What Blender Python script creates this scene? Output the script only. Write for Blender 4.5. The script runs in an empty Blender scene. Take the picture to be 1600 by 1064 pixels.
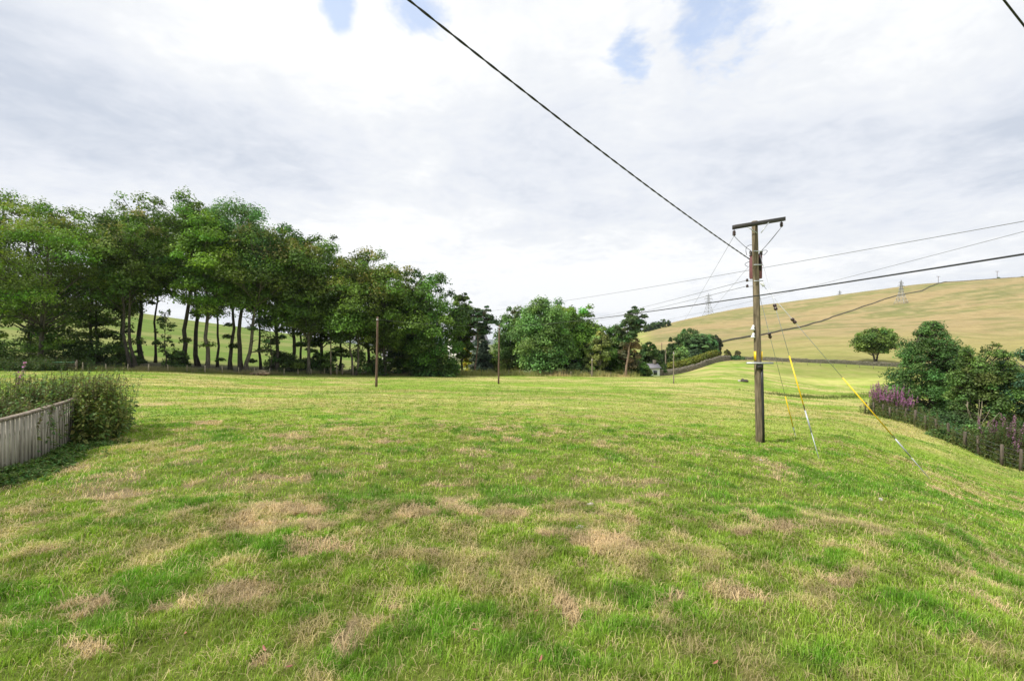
import bpy, math, random
import numpy as np
from mathutils import Vector
R = math.radians
C = bpy.context.scene.collection
SC = bpy.context.scene

# ------------------------------------------------------------------ camera
F = 711.0; CX = 800.0; CY = 532.0; CAMZ = 2.5
cam = bpy.data.cameras.new('camera'); co = bpy.data.objects.new('camera', cam); C.objects.link(co)
co.location = (0, 0, CAMZ); co.rotation_euler = (R(90), 0, 0)
cam.lens = 16.0; cam.sensor_width = 36.0; cam.clip_end = 20000; cam.clip_start = 0.05
SC.camera = co

# ------------------------------------------------------------------ light and exposure
SUN_EL, SUN_AZ = R(50), R(-118)          # azimuth measured from +Y towards +X
sd = Vector((math.sin(SUN_AZ)*math.cos(SUN_EL), math.cos(SUN_AZ)*math.cos(SUN_EL), math.sin(SUN_EL)))
sl = bpy.data.lights.new('sun', 'SUN'); so = bpy.data.objects.new('sun', sl); C.objects.link(so)
sl.energy = 4.3; sl.angle = R(6); sl.color = (1, 0.955, 0.88)
so.rotation_euler = sd.to_track_quat('Z', 'Y').to_euler()
SC.view_settings.view_transform = 'Standard'; SC.view_settings.look = 'None'
SC.view_settings.gamma = 1.0; SC.view_settings.exposure = 0.2; SC.view_settings.use_curve_mapping = False

# ------------------------------------------------------------------ node helper
class NT:
    def __init__(s, t): s.t = t; t.nodes.clear()
    def n(s, ty, props=None, **ins):
        nd = s.t.nodes.new(ty)
        for k, v in (props or {}).items(): setattr(nd, k, v)
        for k, v in ins.items():
            key = int(k[1:]) if k[0] == 'i' and k[1:].isdigit() else k.replace('_', ' ')
            sk = nd.inputs[key]
            if isinstance(v, bpy.types.NodeSocket): s.t.links.new(v, sk)
            else: sk.default_value = v
        return nd
    def m(s, op, a, b=0.0, c=None, clamp=False):
        ins = dict(i0=a, i1=b)
        if c is not None: ins['i2'] = c
        return s.n('ShaderNodeMath', dict(operation=op, use_clamp=clamp), **ins).outputs[0]
    def vm(s, op, a, b=(0, 0, 0), out=0):
        return s.n('ShaderNodeVectorMath', dict(operation=op), i0=a, i1=b).outputs[out]
    def noise(s, vec, scale, detail=4.0, rough=0.55, dist=0.0):
        return s.n('ShaderNodeTexNoise', None, Vector=vec, Scale=scale, Detail=detail, Roughness=rough, Distortion=dist)
    def mix(s, f, a, b, mode='MIX'):
        nd = s.t.nodes.new('ShaderNodeMix'); nd.data_type = 'RGBA'; nd.blend_type = mode
        for i, v in ((0, f), (6, a), (7, b)):
            if isinstance(v, bpy.types.NodeSocket): s.t.links.new(v, nd.inputs[i])
            else: nd.inputs[i].default_value = v
        return nd.outputs[2]
    def ramp(s, f, pts):
        nd = s.t.nodes.new('ShaderNodeValToRGB'); s.t.links.new(f, nd.inputs[0])
        e = nd.color_ramp.elements
        while len(e) < len(pts): e.new(0.5)
        for i, (p, c) in enumerate(pts):
            e[i].position = p; e[i].color = c if hasattr(c, '__len__') else (c, c, c, 1)
        return nd.outputs[0]
    def rng(s, f, a, b, c=0.0, d=1.0):
        return s.n('ShaderNodeMapRange', dict(interpolation_type='SMOOTHSTEP'), i0=f, i1=a, i2=b, i3=c, i4=d).outputs[0]

# ------------------------------------------------------------------ world: sky with broken high cloud
w = bpy.data.worlds.new("World"); SC.world = w; w.use_nodes = True
t = NT(w.node_tree)
sky = t.n('ShaderNodeTexSky', dict(sky_type='NISHITA', sun_disc=False, sun_elevation=SUN_EL, sun_rotation=SUN_AZ % (2*math.pi)))
tc = t.n('ShaderNodeTexCoord').outputs['Generated']
sp = t.n('ShaderNodeSeparateXYZ', None, i0=tc)
zz = t.m('ADD', t.m('MAXIMUM', sp.outputs[2], 0.0), 0.16)
pl = t.n('ShaderNodeCombineXYZ', None, i0=t.m('DIVIDE', sp.outputs[0], zz), i1=t.m('DIVIDE', sp.outputs[1], zz), i2=0.0).outputs[0]
def pdir(px, py):
    v = Vector(((px-CX)/F, 1, (CY-py)/F)); v.normalize(); return v
def blob(px, py, rad, soft=0.5, sx=1.0, sz=1.0):
    """a soft patch of sky round one direction; sx/sz stretch it"""
    d = pdir(px, py)
    df = t.vm('SUBTRACT', tc, tuple(d))
    df = t.vm('MULTIPLY', df, (1/sx, 1/sx, 1/sz))
    return t.rng(t.vm('LENGTH', df, out=1), rad*soft, rad, 1.0, 0.0)
warp = t.noise(pl, 0.9, 4).outputs['Color']
plw = t.vm('ADD', pl, t.vm('MULTIPLY', t.vm('SUBTRACT', warp, (0.5, 0.5, 0.5)), (.4, .4, .4)))
big = t.noise(plw, 0.62, 3, 0.5).outputs[0]
mid = t.noise(plw, 1.9, 8, 0.60).outputs[0]
fin = t.noise(plw, 6.5, 8, 0.62).outputs[0]
den = t.m('ADD', t.m('ADD', t.m('MULTIPLY', big, 0.44), t.m('MULTIPLY', mid, 0.42)), t.m('MULTIPLY', fin, 0.20))
# grey undersides in the places the photograph has them, white tops elsewhere
def acc(base, items):
    for (px, py, rad, sx, sz, k) in items:
        base = t.m('ADD', base, t.m('MULTIPLY', blob(px, py, rad, 0.0, sx, sz), k))
    return base
den = acc(den, [(130, 150, .42, 1.3, .55, .16), (760, 245, .45, 1.5, .5, .12), (1430, 230, .5, 1.5, .5, .18), (300, 270, .3, 1.5, .5, .05), (540, 120, .25, 1.6, .7, -.10),
                (1080, 240, .25, 1, .6, -.10), (900, 440, .5, 1.7, .3, -.12), (620, 330, .3, 1.6, .5, -.08), (800, 80, .3, 1.5, .6, -.05), (1450, 70, .3, 1.2, .6, -.12), (300, 40, .3, 1.5, .5, -.07)])
den = t.m('ADD', den, t.m('MULTIPLY', t.m('SUBTRACT', t.noise(plw, 16, 6, .6).outputs[0], .5), .13))
cloud = t.ramp(den, [(0.45, (0.90, 0.91, 0.92, 1)), (0.535, (0.80, 0.82, 0.85, 1)), (0.635, (0.725, 0.755, 0.815, 1)), (0.78, (0.55, 0.60, 0.69, 1))])
gap = None
for (px, py, rad, sx, sz) in [(530, 10, .10, .5, 1.6), (652, 16, .10, 1.1, .8), (1160, 28, .20, 1.2, .8), (985, 95, .12, .7, 1.5), (1110, 12, .1, 1, .6), (800, -160, .25, 1.6, .6)]:
    b = blob(px, py, rad, 0.1, sx, sz)
    gap = b if gap is None else t.m('MAXIMUM', gap, b)
gap = t.rng(t.m('ADD', t.m('MULTIPLY', gap, .30), t.noise(plw, 3.6, 10, 0.64).outputs[0]), .67, .86)
gap = t.m('MULTIPLY', gap, 0.58)
skyc = t.n('ShaderNodeVectorMath', dict(operation='SCALE'), i0=sky.outputs[0], Scale=0.27).outputs[0]
col = t.mix(gap, cloud, skyc)
bg = t.n('ShaderNodeBackground', None, Color=col, Strength=1.0)
t.n('ShaderNodeOutputWorld', None, Surface=bg.outputs[0])

# ------------------------------------------------------------------ numpy noise
def _h(ix, iy, s):
    n = (ix.astype(np.int64)*374761393 + iy.astype(np.int64)*668265263 + s*1442695041) & 0xffffffff
    n = ((n ^ (n >> 13))*1274126177) & 0xffffffff
    n = ((n ^ (n >> 16))*2246822519) & 0xffffffff
    return ((n ^ (n >> 15)) & 0xffffff)/float(0xffffff)
def vnoise(x, y, s=0):
    ix = np.floor(x); iy = np.floor(y); fx = x-ix; fy = y-iy
    fx = fx*fx*(3-2*fx); fy = fy*fy*(3-2*fy)
    a = _h(ix, iy, s); b = _h(ix+1, iy, s); c = _h(ix, iy+1, s); d = _h(ix+1, iy+1, s)
    return (a*(1-fx)+b*fx)*(1-fy)+(c*(1-fx)+d*fx)*fy
def fbm(x, y, sc, s=0, o=4):
    x = np.asarray(x, float); y = np.asarray(y, float)
    v = 0; a = 0.5; t_ = 0
    for i in range(o):
        v = v+a*vnoise(x/sc+i*17.3, y/sc-i*9.1, s+i*7); t_ += a; a *= .5; sc *= .5
    return v/t_
def sst(a, b, x):
    k = np.clip((x-a)/(b-a), 0, 1); return k*k*(3-2*k)

# ------------------------------------------------------------------ terrain heights
def pchip(xs, ys, xq):
    xs = np.asarray(xs, float); ys = np.asarray(ys, float)
    h = np.diff(xs); d = np.diff(ys)/h; m = np.zeros(len(xs))
    for i in range(1, len(xs)-1):
        if d[i-1]*d[i] > 0:
            w1 = 2*h[i]+h[i-1]; w2 = h[i]+2*h[i-1]
            m[i] = (w1+w2)/(w1/d[i-1]+w2/d[i])
    xq = np.clip(xq, xs[0], xs[-1]); k = np.clip(np.searchsorted(xs, xq)-1, 0, len(xs)-2)
    u = (xq-xs[k])/h[k]
    return ys[k]*(1+2*u)*(1-u)**2+h[k]*m[k]*u*(1-u)**2+ys[k+1]*u*u*(3-2*u)+h[k]*m[k+1]*u*u*(u-1)
NEAR = [(1064, 3.3), (850, 5.6)]
cols_px = {
 0:    NEAR+[(752, 9.6), (660, 20), (606, 40), (579, 58), (564, 68), (532, 120), (470, 260), (452, 420)],
 200:  NEAR+[(752, 8.6), (680, 14.5), (622, 30), (590, 52), (580, 64), (570, 75), (545, 130), (503, 260), (488, 420)],
 450:  NEAR+[(752, 8.5), (680, 14.5), (625, 30), (600, 55), (587, 77), (577, 92), (558, 150), (535, 260), (522, 420)],
 700:  NEAR+[(752, 8.6), (680, 14.8), (627, 32), (602, 60), (588, 90), (581, 110), (566, 200), (552, 400), (545, 900)],
 900:  NEAR+[(752, 8.7), (680, 15.5), (627, 34), (602, 64), (590, 92), (583, 120), (568, 200), (553, 400), (545, 900)],
 1030: NEAR+[(752, 8.9), (680, 16.5), (627, 38), (602, 68), (590, 100), (583, 140), (570, 185), (545, 300), (513, 600), (509, 700), (515, 900)],
 1130: NEAR+[(752, 9.4), (680, 18), (640, 33), (612, 60), (598, 80), (577, 118), (564, 145), (550, 200), (519, 420), (487, 800), (492, 1000)],
 1300: NEAR+[(760, 10.6), (715, 14.8), (662, 26), (632, 56), (621, 70), (608, 90), (599, 108), (582, 128), (569, 142), (556, 165), (504, 430), (463, 780), (469, 950)],
 1450: [(1064, 3.3), (850, 6.0), (750, 14.5), (702, 24), (652, 42), (627, 65), (606, 95), (586, 125), (572, 142), (556, 170), (500, 380), (444, 740), (450, 900)],
 1600: [(1064, 3.4), (870, 7.6), (736, 24.5), (700, 34), (655, 55), (622, 85), (592, 115), (571, 145), (545, 200), (500, 330), (433, 700), (440, 850)],
}
LR = np.linspace(math.log(0.3), math.log(8000), 500)
th_c, rows = [], []
for px, l in sorted(cols_px.items()):
    th = math.atan((px-CX)/F); k = math.sqrt(1+((px-CX)/F)**2)
    r = [0.3, 2.2]; z = [0.0, 0.0]
    for (py, Y) in l: r.append(Y*k); z.append(CAMZ-(py-CY)/F*Y)
    r += [r[-1]*1.8, 8000]; z += [z[-1]*0.4-9, -60]
    th_c.append(th); rows.append(pchip(np.log(r), z, LR))
flat = np.interp(LR, [0, math.log(60), math.log(600), math.log(8000)], [0, 0, 10, -30])
th_c = [-math.pi, -R(100), -R(62)]+th_c+[R(62), R(100), math.pi]
rows = [flat, flat, rows[0]]+rows+[rows[-1], flat, flat]
rows = np.array(rows)
TG = np.linspace(-math.pi, math.pi, 1441)
ZT = np.empty((len(TG), len(LR)))
for j in range(len(LR)): ZT[:, j] = pchip(th_c, rows[:, j], TG)
for _ in range(6): ZT[1:-1] = (ZT[:-2]+2*ZT[1:-1]+ZT[2:])/4
def H(x, y):
    x = np.asarray(x, float); y = np.asarray(y, float)
    r = np.hypot(x, y)+1e-6; th = np.arctan2(x, y)
    a = (th+math.pi)/(2*math.pi)*(len(TG)-1); b = (np.log(np.clip(r, 0.3, 7999))-LR[0])/(LR[1]-LR[0])
    i = np.clip(a.astype(int), 0, len(TG)-2); j = np.clip(b.astype(int), 0, len(LR)-2)
    fa = a-i; fb = b-j
    z = (ZT[i, j]*(1-fb)+ZT[i, j+1]*fb)*(1-fa)+(ZT[i+1, j]*(1-fb)+ZT[i+1, j+1]*fb)*fa
    near = 1-sst(60, 120, r)
    z = z+near*((fbm(x, y, 1.1, 5, 3)-.5)*0.13+(fbm(x, y, .42, 7, 2)-.5)*.085*(1-sst(14, 28, r))+(fbm(x, y, 6, 9, 2)-.5)*0.25*sst(3, 12, r))
    z = z+sst(150, 300, r)*(fbm(x, y, 60, 3, 3)-.5)*3.0
    return z
def G(x, y): return float(H(np.array([x]), np.array([y]))[0])
def Yat(px, py, lo=150):
    """depth at which the ground along this bearing shows at picture height py"""
    Y = np.linspace(lo, 1200, 900); x = (px-CX)/F*Y; q = CY+(CAMZ-H(x, Y))/Y*F
    k = np.nonzero(q <= py)[0]; return float(Y[k[0]]) if len(k) else float(Y[np.argmin(q)])
def XY(px, Y): return ((px-CX)/F*Y, Y)
def on(px, Y): x, y = XY(px, Y); return Vector((x, y, G(x, y)))
def at(px, py, Y): return Vector(((px-CX)/F*Y, Y, CAMZ-(py-CY)/F*Y))

# ------------------------------------------------------------------ grass patch masks (where turf is worn, dry or lush)
patches = [(185, 775, 60, 12), (325, 661, 26, 4), (80, 858, 26, 10), (440, 750, 55, 8), (300, 755, 22, 6), (465, 800, 60, 10), (500, 855, 80, 16), (370, 935, 75, 26), (520, 1000, 32, 24), (275, 938, 26, 12),
 (650, 802, 30, 7), (740, 803, 85, 9), (590, 944, 26, 10), (860, 842, 30, 7), (925, 850, 50, 14), (925, 888, 16, 8), (1018, 775, 40, 5), (1148, 925, 42, 15), (1310, 912, 40, 9), (1345, 898, 20, 6), (1227, 828, 18, 4), (1155, 838, 12, 5),
 (905, 945, 25, 12), (740, 705, 30, 3), (1468, 766, 22, 4), (450, 680, 35, 4), (600, 690, 30, 4), (240, 632, 30, 3), (1010, 730, 30, 4), (410, 818, 40, 8), (690, 760, 30, 4), (700, 870, 25, 6), (1375, 832, 12, 5),
 (1040, 945, 25, 8), (120, 955, 45, 12), (150, 1030, 60, 18), (400, 1015, 22, 8), (520, 775, 25, 5), (800, 690, 22, 3), (1505, 890, 15, 7)]
PW = []
for (px, py, a, b) in patches:
    Y = 3.0
    for Yq in np.geomspace(3, 60, 400):
        x, y = XY(px, Yq)
        if CY+(CAMZ-G(x, y))/Yq*F <= py: Y = Yq; break
    dd = max(Y*Y/(F*2.9)*b, .1)
    PW.append((*XY(px, Y), a/F*Y*.95, dd*.9))
lush = [(690, 985, 80, 30), (860, 1040, 70, 20), (990, 950, 40, 16), (200, 940, 90, 22), (430, 870, 80, 14), (800, 760, 50, 8), (560, 770, 40, 8), (1150, 800, 60, 10), (1500, 850, 90, 14), (800, 680, 40, 4), (1290, 770, 60, 8), (60, 1010, 40, 10), (1260, 880, 50, 12), (1180, 760, 60, 8), (540, 1040, 60, 14), (1330, 690, 60, 6), (320, 790, 60, 8), (1450, 960, 60, 16)]
LW = []
for (px, py, a, b) in lush:
    Y = F*2.6/(py-CY); LW.append((*XY(px, Y), a/F*Y*1.6, max(Y*Y/(F*2.7)*b*1.5, .22)))
def masks(x, y):
    r = np.hypot(x, y)
    wx = x+(fbm(x, y, .5, 41, 3)-.5)*.7; wy = y+(fbm(x, y, .5, 43, 3)-.5)*.7
    bare = np.zeros_like(x)
    for (cx, cy, a, b) in PW:
        d = ((wx-cx)/a)**2+((wy-cy)/b)**2
        bare = np.maximum(bare, 1-sst(.45, 1.5, d))
    bare = sst(.38, .66, bare*.62+.62*fbm(x, y, .16, 57, 3)-.13)*(bare > .02)
    lu = np.zeros_like(x)
    for (cx, cy, a, b) in LW:
        d = ((wx-cx)/a)**2+((wy-cy)/b)**2
        lu = np.maximum(lu, 1-sst(.2, 1.6, d))
    n1 = fbm(x*1.0, y*1.0, 1.3, 11, 4); n2 = fbm(x*.55+y*.1, y, 5.5, 21, 3); n3 = fbm(x*.25, y, 2.2+0*x, 31, 3)
    dry = sst(.478, .64, fbm(x, y, .75, 11, 3)*.30+fbm(x, y, .28, 19, 3)*.40+n2*.22+n3*.08+.04*sst(12, 40, r)-.035*(x > 4)*(r < 14)-.03*(1-sst(6, 8, r))+.13*bare-.12*lu-.035*sst(2, 14, x)*(1-sst(25, 50, r)))
    bare = np.maximum(bare, .8*sst(.64, .72, fbm(x, y, .9, 51, 4))*(1-.5*sst(10, 60, r))*(x < 9)*(r > 6.5))*(.55+.45*sst(.3, .6, fbm(x, y, .25, 53, 2)))
    lu = np.maximum(lu*sst(.28, .46, fbm(x, y, .4, 63, 3)), sst(.53, .66, fbm(x*.8, y, .7, 61, 3)*.6+fbm(x, y, 2.6, 65, 3)*.4)*(1-bare))
    return dry*(1-.6*lu), bare*(1-sst(60, 90, r)), lu
GREEN = np.array([.215, .30, .04]); LUSH = np.array([.12, .26, .022]); DRY = np.array([.36, .32, .11]); BARE = np.array([.42, .305, .185])
def lerp(a, b, k): return a*(1-k[:, None])+b*k[:, None]
def ground_colour(x, y):
    r = np.hypot(x, y); px = CX+F*x/np.maximum(y, 1e-3); px = np.where(y <= 0.05, np.where(x > 0, 5000, -3000), px)
    dry, bare, lu = masks(x, y)
    c = lerp(np.tile(GREEN, (len(x), 1)), LUSH, lu*.8); c = lerp(c, DRY, dry*.85); c = lerp(c, BARE, bare*.9)
    under = np.array([.055, .05, .02])  # near ground darkened to paint in the shade between blades
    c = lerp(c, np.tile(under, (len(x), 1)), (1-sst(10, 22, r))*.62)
    # far part of the field: pale mown bands
    band = fbm(x*.5, y, 2.4, 71, 4); band2 = fbm(x*.3, y, 8, 73, 4)
    far = lerp(np.tile([.20, .305, .035], (len(x), 1)), np.array([.47, .40, .165]), sst(.40, .60, band*.6+band2*.4)); far = lerp(far, np.array([.13, .23, .025]), sst(.56, .66, fbm(x*.6, y, 1.6, 75, 3))*.6)
    c = lerp(c, far, sst(18, 40, r)*.8)
    rightlow = sst(1150, 1300, px)*sst(98, 108, y)*(1-sst(112, 128, y))
    c = lerp(c, np.array([.44, .45, .12]), rightlow*.55)
    bank = sst(1120, 1250, px)*sst(112, 124, y)*(1-sst(140, 145, y))
    c = lerp(c, np.array([.20, .215, .055]), bank*.75)
    # hill on the right: straw coloured rough pasture
    hn = fbm(x*.5, y, 70, 81, 5); hf = fbm(x*.35, y, 12, 83, 5)
    hill = lerp(np.tile([.305, .235, .11], (len(x), 1)), np.array([.18, .18, .065]), sst(.44, .64, hn*.45+hf*.55))
    hill = lerp(hill, np.array([.175, .19, .055]), sst(.50, .66, fbm(x*.4, y, 45, 85, 4))*.6)
    hill = lerp(hill, np.array([.38, .29, .15]), sst(.50, .66, fbm(x*.6, y, 5, 87, 4))*.5)
    low = 1-sst(150, 330, y); hill = lerp(hill, np.array([.27, .27, .075]), low*.6)
    c = lerp(c, hill, sst(985, 1030, px)*sst(141, 147, y+.0*x))
    # green hill behind the left-hand trees
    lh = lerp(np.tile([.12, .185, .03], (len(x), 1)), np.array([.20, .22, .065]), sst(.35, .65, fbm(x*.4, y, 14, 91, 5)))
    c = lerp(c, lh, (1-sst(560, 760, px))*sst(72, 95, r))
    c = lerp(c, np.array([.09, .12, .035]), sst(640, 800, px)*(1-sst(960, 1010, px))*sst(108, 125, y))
    # dark brown strip of ground under the wood
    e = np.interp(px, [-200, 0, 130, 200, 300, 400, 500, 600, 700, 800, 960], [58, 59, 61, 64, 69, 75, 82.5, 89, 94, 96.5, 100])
    wood_k = (px < 990)*(px > -600)*sst(0, 2, y-e)*(1-sst(14, 22, y-e))
    c = lerp(c, np.array([.085, .075, .035]), wood_k*.9)
    return c, bare

# ------------------------------------------------------------------ mesh helper
def mesh_obj(name, V, Q=None, T=None, mat=None, parent=None, col=None, smooth=False):
    me = bpy.data.meshes.new(name)
    V = np.asarray(V, np.float32).reshape(-1, 3)
    Q = np.zeros((0, 4), np.int32) if Q is None or len(Q) == 0 else np.asarray(Q, np.int32)
    T = np.zeros((0, 3), np.int32) if T is None or len(T) == 0 else np.asarray(T, np.int32)
    me.vertices.add(len(V)); me.vertices.foreach_set('co', V.ravel())
    me.loops.add(Q.size+T.size); me.loops.foreach_set('vertex_index', np.concatenate([Q.ravel(), T.ravel()]))
    me.polygons.add(len(Q)+len(T))
    st = np.concatenate([np.arange(len(Q))*4, Q.size+np.arange(len(T))*3]).astype(np.int32)
    me.polygons.foreach_set('loop_start', st)
    if smooth: me.polygons.foreach_set('use_smooth', np.ones(len(Q)+len(T), bool))
    me.update(calc_edges=True)
    if col is not None:
        a = me.color_attributes.new('Col', 'FLOAT_COLOR', 'POINT')
        cc = np.ones((len(V), 4), np.float32); cc[:, :3] = col; a.data.foreach_set('color', cc.ravel())
    if mat: me.materials.append(mat)
    o = bpy.data.objects.new(name, me); C.objects.link(o)
    if parent: o.parent = parent
    return o
class MB:
    """collects simple shapes into one mesh"""
    def __init__(s): s.V = []; s.Q = []; s.T = []; s.C = []; s.n = 0
    def add(s, V, Q=(), T=(), c=None):
        V = np.asarray(V, float).reshape(-1, 3)
        if len(Q): s.Q.append(np.asarray(Q, int)+s.n)
        if len(T): s.T.append(np.asarray(T, int)+s.n)
        s.V.append(V); s.C.append(np.tile(c if c is not None else (1, 1, 1), (len(V), 1))); s.n += len(V)
    def tube(s, pts, rad, n=6, c=None, cap=True):
        P = np.array([tuple(p) for p in pts], float); k = len(P)
        rad = np.broadcast_to(np.asarray(rad, float), (k,))
        T = np.gradient(P, axis=0); T /= np.linalg.norm(T, axis=1)[:, None]+1e-9
        ref = np.array([0, 0, 1.0]) if abs(T[:, 2]).mean() < .7 else np.array([1.0, 0, 0])
        U = np.cross(T, ref); U /= np.linalg.norm(U, axis=1)[:, None]+1e-9; W = np.cross(T, U)
        a = np.arange(n)*2*math.pi/n
        V = P[:, None]+rad[:, None, None]*(np.cos(a)[None, :, None]*U[:, None]+np.sin(a)[None, :, None]*W[:, None])
        V = V.reshape(-1, 3); i = np.arange(k-1)[:, None]*n; j = np.arange(n)[None]
        Q = np.stack([i+j, i+(j+1) % n, i+n+(j+1) % n, i+n+j], -1).reshape(-1, 4)
        TT = []
        if cap:
            V = np.vstack([V, P[0], P[-1]])
            for q in range(n):
                TT.append((k*n, (q+1) % n, q)); TT.append((k*n+1, (k-1)*n+q, (k-1)*n+(q+1) % n))
        s.add(V, Q, TT, c)
    def box(s, c0, size, rz=0, axes=None, c=None, taper=1.0):
        h = np.array(size)/2
        V = np.array([[x, y, z] for z in (-1, 1) for y in (-1, 1) for x in (-1, 1)], float)
        V[V[:, 2] > 0, :2] *= taper
        V = V*h
        if axes is not None: V = V@np.array([tuple(a) for a in axes])
        elif rz: cs, sn = math.cos(rz), math.sin(rz); V = V@np.array([[cs, sn, 0], [-sn, cs, 0], [0, 0, 1]])
        s.add(V+np.array(tuple(c0)), [(0, 2, 3, 1), (4, 5, 7, 6), (0, 1, 5, 4), (2, 6, 7, 3), (0, 4, 6, 2), (1, 3, 7, 5)], c=c)
    def build(s, name, mat, parent=None, smooth=False, col=True):
        return mesh_obj(name, np.vstack(s.V), np.vstack(s.Q) if s.Q else None, np.vstack(s.T) if s.T else None, mat, parent, np.vstack(s.C) if col else None, smooth)
def tag(o, label=None, cat=None, group=None, kind=None):
    if label: o['label'] = label
    if cat: o['category'] = cat
    if group: o['group'] = group
    if kind: o['kind'] = kind
    return o
def thing(name, loc, label, cat, group=None, rz=0):
    o = bpy.data.objects.new(name, None); C.objects.link(o); o.location = loc; o.rotation_euler = (0, 0, rz)
    o.empty_display_size = .3
    return tag(o, label, cat, group)

# ------------------------------------------------------------------ materials
def newmat(name):
    m = bpy.data.materials.new(name); m.use_nodes = True; return m, NT(m.node_tree)
def leaf_mat(name, trans=.35, rough=.55, spec=.25, sat=1.0):
    m, t = newmat(name)
    c = t.n('ShaderNodeVertexColor', dict(layer_name='Col')).outputs[0]
    pr = t.n('ShaderNodeBsdfPrincipled', None, Base_Color=c, Roughness=rough, Specular_IOR_Level=spec)
    tr = t.n('ShaderNodeBsdfTranslucent', None, Color=t.mix(1.0, c, (1.25, 1.35, .7, 1), 'MULTIPLY'))
    mx = t.n('ShaderNodeMixShader', None, i0=trans, i1=pr.outputs[0], i2=tr.outputs[0])
    t.n('ShaderNodeOutputMaterial', None, Surface=mx.outputs[0]); return m
M = {}
M['leaf'] = leaf_mat('leaf', .34); M['blade'] = leaf_mat('grass_blade', .3, .5, .3)
def wood_mat(name, a, b, scale=6, stretch=(1, 1, .08), bump=.4, rough=.85):
    m, t = newmat(name)
    ob = t.n('ShaderNodeTexCoord').outputs['Object']
    v = t.vm('MULTIPLY', ob, stretch)
    n1 = t.noise(v, scale, 8, .65).outputs[0]; n2 = t.noise(ob, scale*.25, 4).outputs[0]
    c = t.mix(t.rng(n1, .35, .68), (*a, 1), (*b, 1)); c = t.mix(t.m('MULTIPLY', n2, .6), c, t.mix(1.0, c, (.55, .6, .5, 1), 'MULTIPLY'))
    bp = t.n('ShaderNodeBump', None, Strength=bump, Distance=.02, Height=n1)
    pr = t.n('ShaderNodeBsdfPrincipled', None, Base_Color=c, Roughness=rough, Normal=bp.outputs[0])
    t.n('ShaderNodeOutputMaterial', None, Surface=pr.outputs[0]); return m
M['bark'] = wood_mat('bark', (.028, .023, .017), (.095, .08, .06), 5, (1, 1, .25), .8)
M['bark_pale'] = wood_mat('bark_pale', (.06, .05, .038), (.17, .15, .115), 5, (1, 1, .25), .8)
M['bark_pine'] = wood_mat('bark_pine', (.16, .10, .065), (.36, .26, .19), 4, (1, 1, .3), .8)
M['bark_birch'] = wood_mat('bark_birch', (.18, .16, .13), (.55, .52, .46), 4, (1, 1, 1), .3)
M['pole'] = wood_mat('weathered_pole_wood', (.10, .075, .045), (.30, .235, .15), 24, (1, 1, .05), .7)
M['pole_dark'] = wood_mat('creosoted_pole_wood', (.06, .035, .025), (.22, .13, .095), 20, (1, 1, .05), .6)
M['pole_grey'] = wood_mat('grey_pole_wood', (.16, .13, .09), (.34, .29, .22), 20, (1, 1, .05), .6)
M['post'] = wood_mat('fence_post_wood', (.22, .18, .12), (.50, .44, .33), 18, (1, 1, .08), .5)
M['post_old'] = wood_mat('old_fence_post_wood', (.07, .05, .04), (.19, .15, .12), 18, (1, 1, .08), .5)
M['board'] = wood_mat('silvered_board', (.20, .175, .145), (.56, .51, .44), 16, (1, 1, .05), .6)
M['capping'] = wood_mat('mossy_capping_wood', (.15, .11, .085), (.36, .30, .24), 10, (1, 1, 1), .6)
M['straw'] = wood_mat('dead_twig', (.25, .20, .14), (.42, .36, .27), 8, (1, 1, .3), .2)
def plain(name, c, rough=.5, metal=0.0, vary=.25, scale=8, emit=0):
    m, t = newmat(name)
    ob = t.n('ShaderNodeTexCoord').outputs['Object']
    n = t.noise(ob, scale, 6, .6).outputs[0]
    cc = t.mix(n, tuple(v*(1-vary) for v in c)+(1,), tuple(min(1, v*(1+vary)) for v in c)+(1,))
    pr = t.n('ShaderNodeBsdfPrincipled', None, Base_Color=cc, Roughness=rough, Metallic=metal)
    t.n('ShaderNodeOutputMaterial', None, Surface=pr.outputs[0]); return m
M['cable'] = plain('black_cable_sheath', (.025, .025, .027), .5)
M['wire'] = plain('grey_steel_wire', (.16, .165, .17), .55, .3)
M['galv'] = plain('galvanised_steel', (.48, .50, .52), .5, .5)
M['steel_dark'] = plain('dark_weathered_steel', (.05, .045, .042), .7, .2)
M['pylon'] = plain('pylon_steel', (.36, .38, .40), .6, .2)
M['yellow'] = plain('yellow_plastic', (.85, .56, .012), .4, 0, .08)
M['red_tank'] = plain('faded_maroon_paint', (.20, .072, .078), .6, 0, .3)
M['porcelain'] = plain('white_porcelain', (.75, .76, .76), .2, 0, .05)
M['brown_porc'] = plain('brown_porcelain', (.045, .025, .022), .25, 0, .2)
M['white_wall'] = plain('white_render', (.78, .77, .74), .8, 0, .06, 1)
M['slate'] = plain('grey_slate', (.22, .21, .235), .7, 0, .25, 2)
M['glass'] = plain('window_glass', (.03, .035, .04), .1, 0, .2)
M['gate_green'] = plain('green_painted_steel', (.05, .17, .09), .5)
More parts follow.
